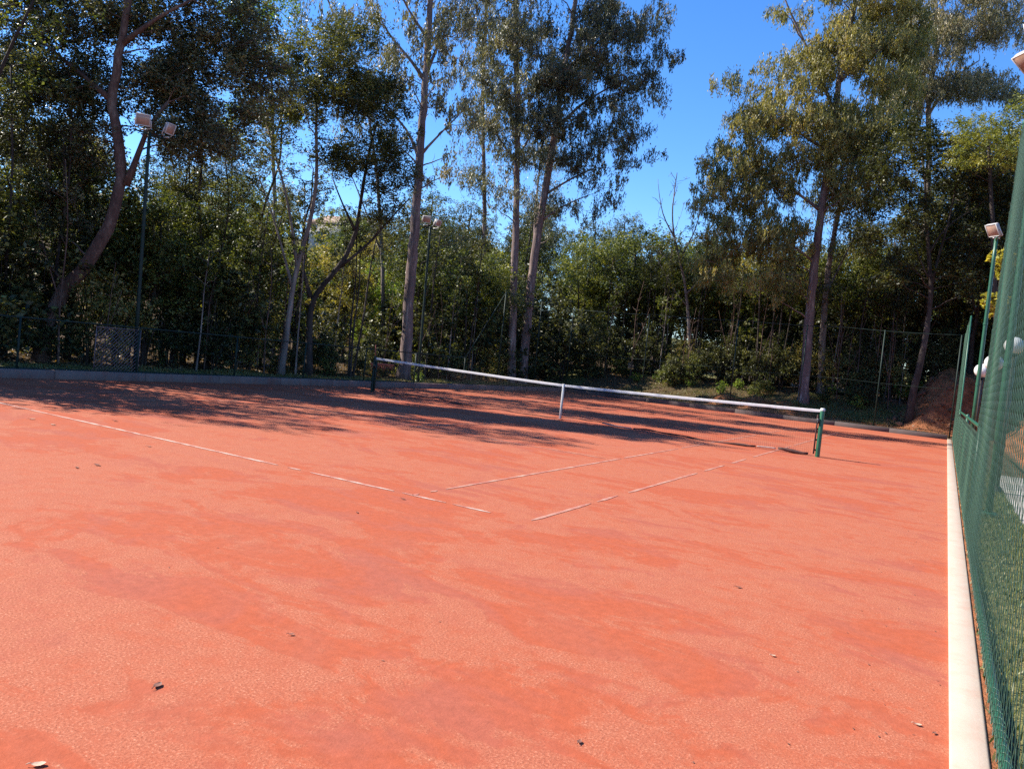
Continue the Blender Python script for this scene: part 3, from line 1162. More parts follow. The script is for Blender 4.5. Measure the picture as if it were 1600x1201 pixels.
hero('forked_tree', 'dark forked tree with flat layered crown left of the pale eucalyptus', 'tree', 26.0,
     [([(484, 560), (482, 500), (485, 465), (515, 435), (545, 400), (558, 355), (566, 300), (575, 240), (590, 190)], .13, .035),
      ([(485, 465), (472, 420), (470, 380), (478, 330), (495, 295)], .07, .025),
      ([(530, 417), (575, 385), (610, 340), (640, 310)], .055, .02),
      ([(556, 362), (535, 320), (520, 280)], .045, .02)],
     [(560, 150, 62, 38), (590, 165, 60, 40), (570, 245, 80, 30), (540, 60, 60, 30), (630, 220, 45, 30, .8), (610, 280, 60, 25, .9), (520, 250, 50, 30, .7), (600, 330, 45, 25, .6)],
     'fine', 'leaf_dark', 'bark_dark', 23, rc=.48, per=270, dens=1.4, tone=.5)

hero('multi_stem_tree', 'thin many-stemmed dark tree beside the left floodlight mast', 'tree', 24.0,
     [([(322, 565), (328, 480), (318, 400), (308, 320), (318, 240), (310, 180)], .085, .03),
      ([(328, 480), (345, 400), (360, 320), (352, 250)], .05, .02),
      ([(322, 440), (295, 370), (275, 300), (270, 250)], .045, .02)],
     [(300, 210, 60, 40, .7), (350, 230, 60, 40, .8), (370, 290, 45, 35, .7), (280, 320, 40, 35, .6), (330, 320, 45, 30, .5)],
     'small', 'leaf_dark', 'bark_dark', 24, rc=.45, per=210, tone=.5)

hero('twisted_tree', 'thin twisted dark trunk between the forking tree and the multi-stemmed one', 'tree', 27.0,
     [([(392, 570), (398, 490), (408, 430), (402, 370), (415, 310), (438, 260), (440, 200)], .085, .03),
      ([(408, 430), (430, 380), (440, 340)], .045, .02)],
     [(410, 230, 45, 35, .7), (440, 300, 40, 30, .5), (390, 310, 40, 30, .5), (380, 180, 50, 40, .7)],
     'small', 'leaf_green', 'bark_dark', 25, rc=.45, per=150)

hero('tall_tree', 'tall tree with pale bright green top rising behind the slender forked one', 'tree', 33.0,
     [([(424, 570), (426, 450), (430, 330), (426, 220), (424, 120), (418, 30)], .14, .04), ([(426, 230), (450, 150), (470, 90)], .05, .02)],
     [(420, 20, 38, 32, 1.1), (436, 52, 22, 16), (395, -10, 45, 30), (385, 60, 35, 30, .8), (360, 20, 40, 30, .8), (400, 120, 40, 30, .7), (440, 200, 35, 30, .7), (375, 190, 45, 40, .8)], 'broad', 'leaf_bright', 'bark_pale', 41, rc=.55, per=120, tone=.45)
hero('loose_tree', 'wispy high tree with thin crossing twigs against the sky left of the tallest eucalyptus', 'tree', 36.0,
     [([(600, 575), (598, 420), (590, 280), (575, 170), (550, 80), (520, 20), (500, -30)], .12, .03), ([(580, 190), (530, 110), (470, 50), (430, 10)], .05, .015), ([(598, 400), (560, 300), (535, 240)], .05, .02)],
     [(500, 15, 50, 16, .5), (545, 30, 35, 20, .6), (460, 30, 40, 18, .35), (560, 100, 30, 25, .6), (545, 150, 35, 20, .6), (520, 190, 30, 20, .5), (560, 200, 35, 25, .6), (480, -20, 70, 20, .7)], 'euc', 'leaf_euc', 'bark_pale', 42, rc=.55, per=120, tone=.6, extra=2.0)

EUC = 'tall pale-trunked eucalyptus trees'
hero('eucalyptus_tree', 'tallest pale straight eucalyptus, beside the mast behind the net', 'tree', 30.6,
     [([(632, 590), (636, 520), (640, 450), (645, 390), (650, 330), (655, 255), (660, 190), (664, 130), (670, 60), (672, 0), (678, -60)], .25, .10),
      ([(656, 250), (640, 205), (615, 180), (600, 160)], .075, .03),
      ([(655, 245), (690, 205), (712, 185)], .06, .025),
      ([(663, 125), (640, 90), (610, 60), (590, 20)], .075, .03),
      ([(664, 120), (680, 80), (700, 40)], .08, .03),
      ([(668, 60), (640, 20), (620, -20)], .06, .03)],
     [(640, 70, 45, 40, .8), (600, 25, 55, 28, .6), (690, 40, 50, 50), (610, 100, 40, 25, .8), (595, 140, 45, 22, .8), (630, 150, 30, 35, .6), (700, 110, 40, 45, .9),
      (715, 190, 32, 32, .8), (610, 200, 35, 22, .5), (735, 10, 50, 40), (690, 165, 30, 25, .6), (680, 260, 38, 26, .6), (540, 20, 40, 18, .3), (560, 60, 40, 20, .25), (660, -40, 110, 40)],
     'euc', 'leaf_euc', 'bark_euc', 26, EUC, rc=.42, per=135, dens=.62, dd=1.8, tone=.62, thick=1.2, twig=.010)

hero('eucalyptus_tree', 'straight eucalyptus, left one of the close pair behind the net', 'tree', 38.5,
     [([(800, 590), (801, 520), (803, 430), (806, 350), (808, 260), (809, 170), (806, 90), (806, 10), (808, -60)], .22, .10),
      ([(808, 260), (780, 215), (760, 190)], .07, .03), ([(808, 250), (835, 200), (850, 170)], .07, .03)],
     [(770, 60, 50, 65), (815, 40, 50, 60), (800, 130, 50, 50), (765, 170, 45, 40, .8), (790, 230, 45, 40, .8), (830, 180, 45, 40), (780, 300, 40, 25, .5), (800, -40, 90, 40)],
     'euc', 'leaf_euc', 'bark_euc', 27, EUC, rc=.46, per=160, dens=.85, dd=2.0, tone=.5, thick=1.2, twig=.011)

hero('eucalyptus_tree', 'right-leaning eucalyptus of the close pair, with wide hanging crown', 'tree', 39.2,
     [([(816, 588), (822, 520), (829, 450), (838, 380), (846, 330), (855, 280), (862, 235), (872, 170), (882, 110), (892, 50), (900, 0), (906, -60)], .27, .10),
      ([(850, 305), (890, 280), (930, 262)], .07, .03), ([(846, 345), (885, 318), (920, 305)], .06, .025),
      ([(866, 205), (905, 165), (945, 140), (990, 118)], .09, .03), ([(882, 110), (930, 70), (975, 40)], .09, .03),
      ([(876, 150), (845, 100), (835, 60)], .07, .03)],
     [(880, 90, 60, 70), (930, 50, 55, 55), (960, 30, 55, 40, .9), (940, 120, 60, 40), (900, 170, 60, 40), (985, 110, 50, 32, .9), (870, 230, 45, 40), (935, 215, 60, 35), (1010, 60, 35, 35, .8),
      (850, 150, 40, 50), (1030, 20, 25, 30, .6), (1035, 95, 25, 14, .9), (1062, 92, 12, 10), (1015, 128, 28, 12, .8), (920, 270, 40, 25, .7), (975, 165, 35, 30, .8), (990, 200, 20, 16, .7),
      (945, 310, 30, 14, .5), (980, 260, 22, 14, .8), (970, 285, 14, 16, .9), (1022, 155, 10, 12, .8), (880, 330, 60, 25, .7), (1028, 240, 8, 6, .6), (900, -40, 110, 40)],
     'euc', 'leaf_euc', 'bark_euc', 28, EUC, rc=.46, per=175, dens=.92, dd=2.2, tone=.40, thick=1.2, twig=.011)

hero('eucalyptus_tree', 'thin distant eucalyptus left of the close pair', 'tree', 46.0,
     [([(757, 560), (757, 430), (757, 300), (754, 180), (757, 90), (760, 0)], .17, .07)],
     [(750, 110, 35, 50, .8), (745, 200, 35, 40, .7), (755, 280, 35, 30, .8), (750, 20, 40, 50), (720, 260, 30, 30, .6)],
     'euc', 'leaf_euc', 'bark_euc', 29, EUC, rc=.7, per=180, tone=.6)

hero('eucalyptus_tree', 'big olive-crowned eucalyptus right of the net, forking high up', 'tree', 36.5,
     [([(1254, 632), (1260, 560), (1266, 480), (1273, 410), (1281, 345), (1290, 285), (1297, 235), (1305, 175), (1313, 110), (1325, 50), (1338, 0), (1345, -50)], .25, .09),
      ([(1304, 180), (1290, 140), (1270, 95), (1252, 55), (1232, 15), (1220, -20)], .10, .03),
      ([(1296, 240), (1262, 215), (1225, 195), (1180, 178)], .08, .03), ([(1283, 330), (1245, 300), (1210, 280), (1150, 265)], .08, .03),
      ([(1290, 285), (1335, 245), (1370, 225)], .08, .03), ([(1273, 410), (1235, 380), (1190, 360)], .06, .025), ([(1310, 130), (1350, 90), (1385, 70)], .08, .03)],
     [(1180, 195, 50, 40), (1140, 250, 45, 40), (1220, 170, 55, 40), (1120, 310, 40, 32), (1180, 300, 60, 45), (1260, 110, 45, 40), (1300, 90, 45, 45), (1340, 60, 60, 50), (1390, 110, 60, 50),
      (1240, 260, 60, 45), (1330, 200, 70, 50), (1340, 290, 60, 45), (1150, 370, 55, 35), (1220, 370, 55, 40), (1290, 180, 60, 40), (1400, 40, 60, 50), (1140, 130, 45, 14, .5), (1190, 110, 30, 14, .5),
      (1215, 20, 30, 30, .3), (1260, 30, 25, 25, .3), (1120, 420, 45, 30, .8), (1220, 440, 45, 30, .6), (1390, 190, 45, 40), (1350, -30, 100, 40)],
     'euc', 'leaf_olive', 'bark_euc', 30, EUC, rc=.46, per=180, dens=1.3, dd=2.4, tone=.63, thick=1.2, twig=.011)

hero('eucalyptus_tree', 'grey eucalyptus trunk close behind the big olive-crowned one', 'tree', 38.5,
     [([(1282, 618), (1285, 540), (1290, 460), (1297, 400), (1310, 330), (1330, 270), (1350, 200)], .19, .08),
      ([(1290, 460), (1320, 400), (1340, 360)], .06, .03)],
     [(1340, 230, 50, 40), (1370, 290, 45, 40), (1330, 370, 40, 30), (1300, 300, 40, 35)],
     'euc', 'leaf_olive', 'bark_pale', 31, EUC, rc=.6, per=210, dens=1.3, dd=2.0, tone=.45)

hero('eucalyptus_tree', 'far right eucalyptus with broad grey-green crown against the sky', 'tree', 42.0,
     [([(1437, 600), (1442, 480), (1447, 350), (1452, 240), (1450, 160), (1460, 90), (1475, 20)], .26, .09),
      ([(1450, 180), (1490, 120), (1530, 95)], .08, .03), ([(1448, 300), (1440, 240), (1420, 190)], .08, .03), ([(1455, 120), (1430, 70), (1420, 20)], .07, .03)],
     [(1450, 50, 60, 45), (1500, 40, 60, 40), (1480, 130, 70, 28), (1535, 130, 60, 24), (1440, 130, 45, 35), (1560, 25, 45, 40), (1400, 160, 40, 40), (1425, 90, 40, 30), (1590, 50, 25, 18, .6),
      (1580, 150, 40, 16), (1500, -20, 110, 30), (1480, 90, 50, 18, .6)],
     'euc', 'leaf_euc', 'bark_pale', 32, EUC, rc=.5, per=200, dens=1.25, dd=2.4, tone=.66)

hero('dark_tree', 'dark shaded tree with pale fanned stems left of the right mast', 'tree', 33.0,
     [([(1425, 618), (1440, 560), (1452, 490), (1455, 442), (1450, 380), (1447, 320), (1445, 270)], .17, .04),
      ([(1456, 442), (1468, 395), (1482, 350), (1492, 300), (1500, 260)], .06, .025), ([(1450, 400), (1470, 360), (1500, 338), (1540, 318), (1550, 300)], .045, .02),
      ([(1455, 442), (1438, 410), (1430, 385)], .04, .02)],
     [(1430, 230, 45, 45), (1400, 260, 45, 45), (1480, 250, 50, 40), (1540, 290, 45, 45), (1430, 340, 55, 40, .7), (1590, 300, 40, 50), (1530, 370, 50, 40, .7), (1400, 420, 45, 40, .8), (1370, 350, 40, 40, .8), (1500, 430, 50, 40, .8), (1580, 380, 40, 40)],
     'broad', 'leaf_dark', 'bark_dark', 33, rc=.5, per=190, dens=1.2, dd=2.2, tone=.35)

hero('olive_tree', 'sunlit olive-green tree crown behind the right mast', 'tree', 31.0,
     [([(1560, 590), (1556, 480), (1552, 380), (1548, 300), (1545, 230)], .16, .06)],
     [(1520, 205, 38, 32), (1570, 195, 45, 32), (1545, 240, 50, 32), (1595, 230, 40, 40), (1500, 240, 30, 28)],
     'fine', 'leaf_green', 'bark_dark', 34, rc=.42, per=150, dens=1.15, dd=2.2, tone=.74)

hero('bare_tree', 'bare leafless grey tree with upright twigs against the sky', 'tree', 42.5,
     [([(1078, 560), (1075, 480), (1068, 430), (1058, 390), (1050, 350), (1052, 310), (1058, 270)], .13, .02),
      ([(1062, 405), (1085, 365), (1095, 330), (1100, 290)], .05, .012), ([(1054, 370), (1038, 345), (1030, 310), (1028, 280)], .045, .01), ([(1072, 460), (1100, 430), (1120, 400)], .05, .012), ([(1075, 480), (1050, 450), (1035, 420), (1025, 400)], .04, .012)],
     [(1060, 310, 45, 45, .55), (1050, 390, 45, 30, .6), (1090, 380, 30, 30, .5)],
     'euc', 'leaf_euc', 'bark_pale', 35, rc=.5, per=0, dd=1.6, extra=3.0, twig=.011)

# --- kinds of forest tree, repeated as copies ------------------------------------


def local_blobs(lst, r, rc, per, tone=.45):
    out = []
    for (x, y, z, rx, ry, rz, k) in lst:
        n = max(3, int(4.19 * rx * ry * rz / (rc ** 3) * .45 * k))
        for _ in range(n):
            while True:
                u = r.uniform(-1, 1, 3)
                if .12 < u @ u < 1:
                    break
            s = r.uniform(.65, 1.25)
            out.append(((x + u[0] * rx, y + u[1] * ry, z + u[2] * rz), rc * s, per * s * s, tone + r.normal(0, .17)))
    return out


def proto(name, cat, seed, trunks, bl, leaf, leafmat, bark, rc, per, tone=.45, thick=1.0):
    r = np.random.default_rng(seed)
    return tree(name, (0, 0, 0), '', cat, trunks, local_blobs(bl, r, rc, per, tone), leaf, leafmat, bark, None, seed, thick)


PROTO = {}
PROTO['round'] = proto('forest_tree', 'tree', 51, [([(0, 0, -.3), (.1, 0, 2), (-.1, .2, 4), (.1, .1, 6.5), (0, 0, 8.5)], .15, .05), ([(0, .1, 3), (.8, .3, 5), (1.4, .4, 6.5)], .07, .03)],
                       [(0, 0, 7.5, 2.0, 2.0, 1.7, 1), (1.2, .4, 6.3, 1.5, 1.4, 1.2, 1), (-1.3, -.3, 6.0, 1.4, 1.4, 1.2, .9), (.3, -1.1, 5.2, 1.3, 1.2, 1.0, .8), (-.2, .9, 4.4, 1.3, 1.2, .9, .6)],
                       'broad', 'leaf_dark', 'bark_dark', .6, 120)
PROTO['tall'] = proto('tall_tree', 'tree', 52, [([(0, 0, -.3), (.2, 0, 4), (0, .2, 8), (.3, .1, 12)], .17, .05), ([(0, .1, 6), (1.0, -.3, 8), (1.5, -.4, 9)], .06, .03)],
                      [(.2, 0, 11.5, 1.8, 1.8, 1.8, .9), (1.2, -.3, 9.3, 1.5, 1.4, 1.2, .9), (-1.1, .4, 9.0, 1.4, 1.4, 1.3, .9), (0, .8, 7.2, 1.4, 1.3, 1.1, .7)],
                      'broad', 'leaf_green', 'bark_dark', .65, 110, .4)
PROTO['euc'] = proto('loose_tree', 'tree', 53, [([(0, 0, -.3), (.1, 0, 5), (.4, .2, 10), (.3, .1, 15)], .16, .05), ([(.2, .1, 7), (1.3, .3, 10), (1.8, .5, 11.5)], .06, .03), ([(.3, .1, 9), (-1.0, -.4, 11)], .05, .02)],
                     [(.3, 0, 14, 1.8, 1.8, 1.8, .6), (1.6, .4, 11.4, 1.4, 1.4, 1.4, .6), (-1.2, -.4, 11, 1.4, 1.4, 1.3, .6), (.2, -1, 8.8, 1.3, 1.3, 1.2, .5)],
                     'euc', 'leaf_euc', 'bark_euc', .65, 120, .5)
PROTO['olive'] = proto('bushy_tree', 'tree', 54, [([(0, 0, -.3), (0, .1, 1.5), (.2, 0, 3.5), (.1, 0, 5.5)], .13, .04), ([(0, 0, 1.5), (-.8, .2, 3), (-1.2, .3, 4.2)], .06, .03)],
                       [(.1, 0, 5.4, 1.8, 1.8, 1.4, 1), (-1.1, .3, 4.3, 1.4, 1.3, 1.1, 1), (1.2, -.3, 4.0, 1.4, 1.4, 1.2, 1), (.2, .2, 2.8, 1.6, 1.5, 1.0, .8), (0, -1, 3.4, 1.2, 1.1, 1.0, .8)],
                       'broad', 'leaf_green', 'bark_dark', .55, 120, .6)
PROTO['sunny'] = proto('pale_tree', 'tree', 55, [([(0, 0, -.3), (.1, .1, 2), (0, 0, 4.5)], .11, .04), ([(.1, 0, 1.8), (.9, .3, 3.6)], .05, .02)],
                       [(0, 0, 4.6, 1.5, 1.5, 1.3, 1), (1.0, .3, 3.7, 1.2, 1.2, 1.0, 1), (-1.0, -.2, 3.4, 1.2, 1.2, 1.0, 1), (.1, .2, 2.3, 1.4, 1.4, .9, .8)],
                       'broad', 'leaf_olive', 'bark_dark', .5, 110, .75)
PROTO['lime'] = proto('lime_tree', 'tree', 59, [([(0, 0, -.3), (.1, .1, 2), (0, 0, 4.2)], .10, .04), ([(.1, 0, 1.8), (-.9, .3, 3.4)], .05, .02)],
                      [(0, 0, 4.2, 1.5, 1.5, 1.2, 1), (-1.0, .3, 3.4, 1.2, 1.2, 1.0, 1), (1.0, -.2, 3.0, 1.2, 1.2, 1.0, 1), (.1, .2, 1.9, 1.4, 1.4, .9, .8)],
                      'broad', 'leaf_bright', 'bark_dark', .5, 100, .5)
PROTO['sapling'] = proto('sapling', 'sapling', 56, [([(0, 0, -.2), (.05, 0, 1.6), (-.05, .08, 3.2), (.1, .05, 4.8)], .035, .012)],
                         [(.1, 0, 4.7, .7, .7, .7, .8), (0, .2, 3.6, .7, .7, .6, .6)], 'broad', 'leaf_green', 'bark_pale', .4, 50, .5)
PROTO['pole'] = proto('sapling', 'sapling', 57, [([(0, 0, -.2), (.1, 0, 2.2), (.02, .1, 4.5), (.2, .05, 6.8)], .055, .02), ([(.03, .02, 3.8), (.5, .2, 5.4)], .02, .01)],
                      [(.2, 0, 6.6, 1.0, 1.0, .9, .7), (.5, .2, 5.4, .8, .8, .7, .6)], 'fine', 'leaf_dark', 'bark_dark', .42, 80, .5)


PROTO['dead'] = proto('dead_stem', 'dead stem', 58, [([(0, 0, -.2), (.1, .05, 1.4), (.0, .1, 2.9), (.25, .05, 4.4)], .028, .008), ([(.1, .05, 1.4), (.5, .1, 2.4), (.75, .2, 3.3)], .016, .006)],
                      [(.2, 0, 3.6, .6, .6, .7, .7), (.5, .1, 2.6, .4, .4, .5, .7)], 'fine', 'leaf_dark', 'bark_red', .4, 0, .5)


def shrub_proto(name, seed, h, w, leaf, leafmat, rc, per, tone, nst=6, k=1.0):
    r = np.random.default_rng(seed)
    tr = []
    for q in range(nst):
        a = q * 2 * math.pi / nst + r.uniform(-.4, .4)
        rr_ = r.uniform(.15, .55) * w
        tr.append(([(0.06 * math.cos(a), .06 * math.sin(a), -.1), (.4 * rr_ * math.cos(a), .4 * rr_ * math.sin(a), h * .4), (rr_ * math.cos(a), rr_ * math.sin(a), h * r.uniform(.6, .9))], .022, .008))
    bl = [(0, 0, h * .62, w * .7, w * .7, h * .36, k), (w * .25, w * .2, h * .4, w * .6, w * .6, h * .3, k), (-w * .3, -w * .1, h * .33, w * .6, w * .6, h * .3, k), (0, -w * .3, h * .25, w * .6, w * .5, h * .22, k)]
    return tree(name, (0, 0, 0), '', 'shrub', tr, local_blobs(bl, r, rc, per, tone), leaf, leafmat, 'bark_dark', None, seed, .7, .03, .005, .5)


PROTO['s_dark'] = shrub_proto('shrub', 61, 2.9, 1.25, 'broad', 'leaf_dark', .42, 75, .5)
PROTO['s_big'] = shrub_proto('shrub', 62, 4.3, 1.6, 'big', 'leaf_dark', .52, 42, .55)
PROTO['s_green'] = shrub_proto('shrub', 63, 2.4, 1.1, 'broad', 'leaf_green', .40, 70, .6)
PROTO['s_low'] = shrub_proto('low_shrub', 64, 1.0, .75, 'broad', 'leaf_bright', .28, 40, .5, 5)
PROTO['s_olive'] = shrub_proto('shrub', 65, 3.0, 1.3, 'broad', 'leaf_olive', .45, 65, .6)
PROTO['s_thin'] = shrub_proto('shrub', 66, 3.2, 1.2, 'fine', 'leaf_green', .45, 60, .45, 8, .7)
PROTO['s_rust'] = shrub_proto('shrub', 67, 2.6, 1.2, 'broad', 'leaf_red', .42, 60, .5)
PROTO['s_yellow'] = shrub_proto('shrub', 68, 2.8, .9, 'big', 'leaf_yellow', .35, 26, .6)
USED = set()
DESC = {'round': 'round-crowned dark tree', 'tall': 'tall narrow green tree', 'euc': 'loose-crowned grey eucalyptus', 'olive': 'bushy mid-green tree', 'sunny': 'small pale olive tree', 'lime': 'yellow-green leafy tree',
        'sapling': 'thin pale-stemmed sapling', 'pole': 'dark pole-like young tree', 'dead': 'bare pale dead stem', 's_dark': 'glossy dark shrub', 's_big': 'tall large-leaved dark shrub', 's_green': 'mid-green shrub',
        's_low': 'low bright green shrub', 's_olive': 'olive-toned shrub', 's_thin': 'wispy thin-leaved shrub', 's_rust': 'rusty brown shrub', 's_yellow': 'yellow-leaved shrub'}
MARKS = [(-120, 'left edge of the left fence'), (95, 'leaning red-barked tree'), (222, 'left floodlight mast'), (330, 'many-stemmed dark tree'), (445, 'slender forking tree'), (560, 'far left net post'),
         (637, 'tallest pale eucalyptus'), (705, 'mast behind the net'), (805, 'close eucalyptus pair'), (900, 'far left fence corner'), (1000, 'gap of open sky'), (1075, 'bare leafless tree'),
         (1150, 'far fence post before the earth heaps'), (1255, 'big olive-crowned eucalyptus'), (1365, 'far fence post by the grassy verge'), (1440, 'fanned pale-stemmed dark tree'), (1525, 'right floodlight mast'), (1700, 'right fence mesh')]
COUNT = {}
PENDING = []
ORD = ['', 'second ', 'third ', 'fourth ', 'fifth ', 'sixth ', 'seventh ', 'eighth ', 'ninth ', 'tenth ']


def put(kind, x, y, s=1.0, rz=None, label=None, group=None, sz=None, dz=0.0):
    src = PROTO[kind]
    o = src if kind not in USED else copy_tree(src)
    USED.add(kind)
    z = float(ground_z(x, y))
    o.location = (x, y, z + dz)
    o.rotation_euler = (random.uniform(-.04, .04), random.uniform(-.04, .04), random.uniform(0, 6.28) if rz is None else rz)
    o.scale = (s, s, s * (sz or random.uniform(.9, 1.12)))
    o['category'] = 'shrub' if kind.startswith('s_') else ('dead stem' if kind == 'dead' else 'sapling' if kind in ('sapling', 'pole') else 'tree')
    if label:
        o['label'] = label
        if group:
            o['group'] = group
    else:
        PENDING.append((o, kind, x, y, z, s))
    return o


def finish_labels():
    """each plant is named by its look and the landmark it stands nearest to, counted outwards"""
    rows = {}
    for o, kind, x, y, z, s in PENDING:
        px_, py_, d = pix((x, y, z + 1.0))
        deep = (x < -17.5) or (y > 27) or d > 48 or d < 1
        if deep:
            o['label'] = DESC[kind] + ' deep in the forest behind the fences'
            o['group'] = DESC[kind] + 's deep in the forest'
            continue
        k = min(range(len(MARKS)), key=lambda q: abs(MARKS[q][0] - px_))
        side = 'left of' if px_ < MARKS[k][0] else 'right of'
        rows.setdefault((kind, k, side), []).append((abs(px_ - MARKS[k][0]), o))
    for (kind, k, side), lst in rows.items():
        lst.sort(key=lambda t: t[0])
        for i, (_, o) in enumerate(lst):
            o['label'] = f"{ORD[min(i, 9)]}{DESC[kind]} {side} the {MARKS[k][1]}"
            o['group'] = ('shrubs' if kind.startswith('s_') else 'young stems' if kind in ('sapling', 'pole', 'dead') else 'trees') + ' along the forest edge'


rp = random.Random(17)
# understorey along the left fence
y = -15.0
while y < 18.5:
    k = rp.choice(['s_dark', 's_big', 's_dark', 's_thin', 's_green', 's_big', 's_olive'])
    put(k, -10.9 + rp.uniform(-.6, .4), y, rp.uniform(.6, .95) * (.62 if 440 < pix((-10.9, y, 1))[0] < 625 else 1))
    y += rp.uniform(.75, 1.15)
y = -15.0
while y < 20:
    k = rp.choice(['s_big', 's_dark', 's_big', 's_green', 's_thin'])
    put(k, -12.9 + rp.uniform(-.8, .8), y, rp.uniform(.85, 1.3) * (.6 if 440 < pix((-12.9, y, 1))[0] < 625 else 1))
    y += rp.uniform(1.0, 1.7)
# trees that shade the left of the court, partly beyond the frame
for (k, x, y, s) in (('tall', -11.3, -11.9, .72), ('olive', -11.0, -11.4, 1.15), ('olive', -12.4, -12.0, 1.0), ('tall', -11.6, -8.9, .88), ('olive', -13.0, -8.2, .8), ('olive', -12.8, -5.6, .85), ('olive', -11.8, -4.0, .8),
                     ('olive', -12.6, -2.0, .85), ('sunny', -14.0, -3.4, .9), ('olive', -13.6, 1.6, .9), ('olive', -12.6, 4.4, .95), ('olive', -12.4, 9.8, 1.0), ('round', -14.4, 12.0, .9),
                     ('olive', -11.4, 13.5, .9), ('olive', -13.0, 16.5, 1.15), ('sunny', -13.8, 7.2, 1.0)):
    if not 450 < pix((x, y, 2))[0] < 620:
        put(k, x, y, s)
# deeper forest on the left
for n_ in range(30):
    x, y = rp.uniform(-32, -15.5), rp.uniform(-14, 34)
    k = rp.choice(['round', 'tall', 'olive', 'round', 'euc', 'olive', 'sunny'])
    ppx = pix((x, y, 3))[0]
    if 440 < ppx < 640 or 690 < ppx < 760:
        k = rp.choice(['sunny', 's_olive', 'lime', 'sunny', 'lime'])
    put(k, x, y, rp.uniform(.8, 1.1) * (.62 if ppx < 420 else 1.0))
for n_ in range(16):
    q = at(rp.uniform(455, 640), 470, rp.uniform(38, 52))
    put(rp.choice(['lime', 'sunny', 'lime', 's_olive']), q[0], q[1], rp.uniform(.8, 1.15))
# slim stems inside the edge
for n_ in range(26):
    put(rp.choice(['sapling', 'pole', 'pole']), -10.3 + rp.uniform(-2.5, .4), rp.uniform(-9, 17), rp.uniform(.75, 1.15))
for n_ in range(9):
    put('dead', -9.7 + rp.uniform(-1.5, .3), rp.uniform(-8, 17), rp.uniform(.6, 1.2))
for n_ in range(15):
    put('dead', rp.uniform(-8, 7), 21.4 + rp.uniform(-.6, 1.5), rp.uniform(.6, 1.2))
# behind the far fence
x = -9.5
while x < 6.8:
    put(rp.choice(['s_dark', 's_thin', 's_dark', 's_green', 's_olive']), x, 22.3 + rp.uniform(-.5, .9), rp.uniform(.6, 1.0))
    x += rp.uniform(.8, 1.25)
x = -12
while x < 16:
    put(rp.choice(['s_big', 's_dark', 's_green', 's_big', 's_thin', 's_rust' if rp.random() < .3 else 's_big']), x, 24.8 + rp.uniform(-.8, .8), rp.uniform(.85, 1.2))
    x += rp.uniform(1.1, 1.7)
for n_ in range(30):
    xx = rp.uniform(-9, 7.5)
    put(rp.choice(['sapling', 'pole', 'pole']), xx, 21.6 + rp.uniform(0, 3), rp.uniform(.75, 1.15))
for (k, x, y, s) in (('olive', -11, 24.5, 1.2), ('olive', -8.5, 26, 1.25), ('olive', -6.2, 27.5, 1.3), ('olive', -4.2, 25.5, 1.1), ('sunny', -2.6, 27, 1.3), ('olive', -1.0, 25.2, 1.0), ('sunny', .8, 27.6, 1.4), ('olive', 2.2, 26.0, 1.2),
                     ('olive', 4.2, 25.5, 1.15), ('round', 5.8, 26.8, .95), ('round', 7.4, 25.0, .9), ('round', 9.6, 24.8, .95), ('olive', 11.4, 23.6, 1.1), ('round', 12.4, 26.5, 1.05), ('round', 14.4, 25, 1.0), ('round', 10.6, 28.5, 1.15),
                     ('tall', 8.4, 29, .9), ('round', 4.8, 30, 1.1), ('olive', -9.6, 31, 1.35), ('olive', -13.5, 30, 1.3), ('olive', -6.0, 33, 1.45), ('sunny', -3.4, 32, 1.5), ('sunny', -.6, 34, 1.5), ('olive', 2.0, 33, 1.4), ('tall', 6.8, 34, 1.0), ('tall', 12.5, 33, 1.05), ('round', 15.5, 31, 1.2)):
    put(k, x, y, s)
for n_ in range(22):
    x, y = rp.uniform(-34, 16), rp.uniform(36, 52)
    put(rp.choice(['olive', 'sunny', 'olive', 'round']), x, y, rp.uniform(1.0, 1.45))
for (k, x, y, s) in (('s_big', -9.6, 19.6, 1.0), ('s_dark', -8.6, 20.6, 1.0), ('s_big', -11.2, 20.4, 1.2), ('s_big', -13.0, 22.5, 1.3), ('s_dark', -10.2, 22.6, 1.2), ('s_big', -14.6, 20.0, 1.2), ('s_big', 2.4, 26.4, 1.2), ('s_big', 4.2, 27.6, 1.3), ('s_big', 6.0, 28.2, 1.3), ('s_dark', 5.2, 24.8, 1.2), ('s_big', 7.0, 31, 1.4), ('s_big', 4.0, 31.4, 1.4), ('s_big', 1.2, 30.4, 1.4), ('s_big', -1.8, 30.6, 1.4)):
    put(k, x, y, s)
for n_ in range(16):
    put(rp.choice(['s_low', 's_green', 's_dark', 's_low']), rp.uniform(-7, 7), rp.uniform(20.4, 21.6), rp.uniform(.35, .7))
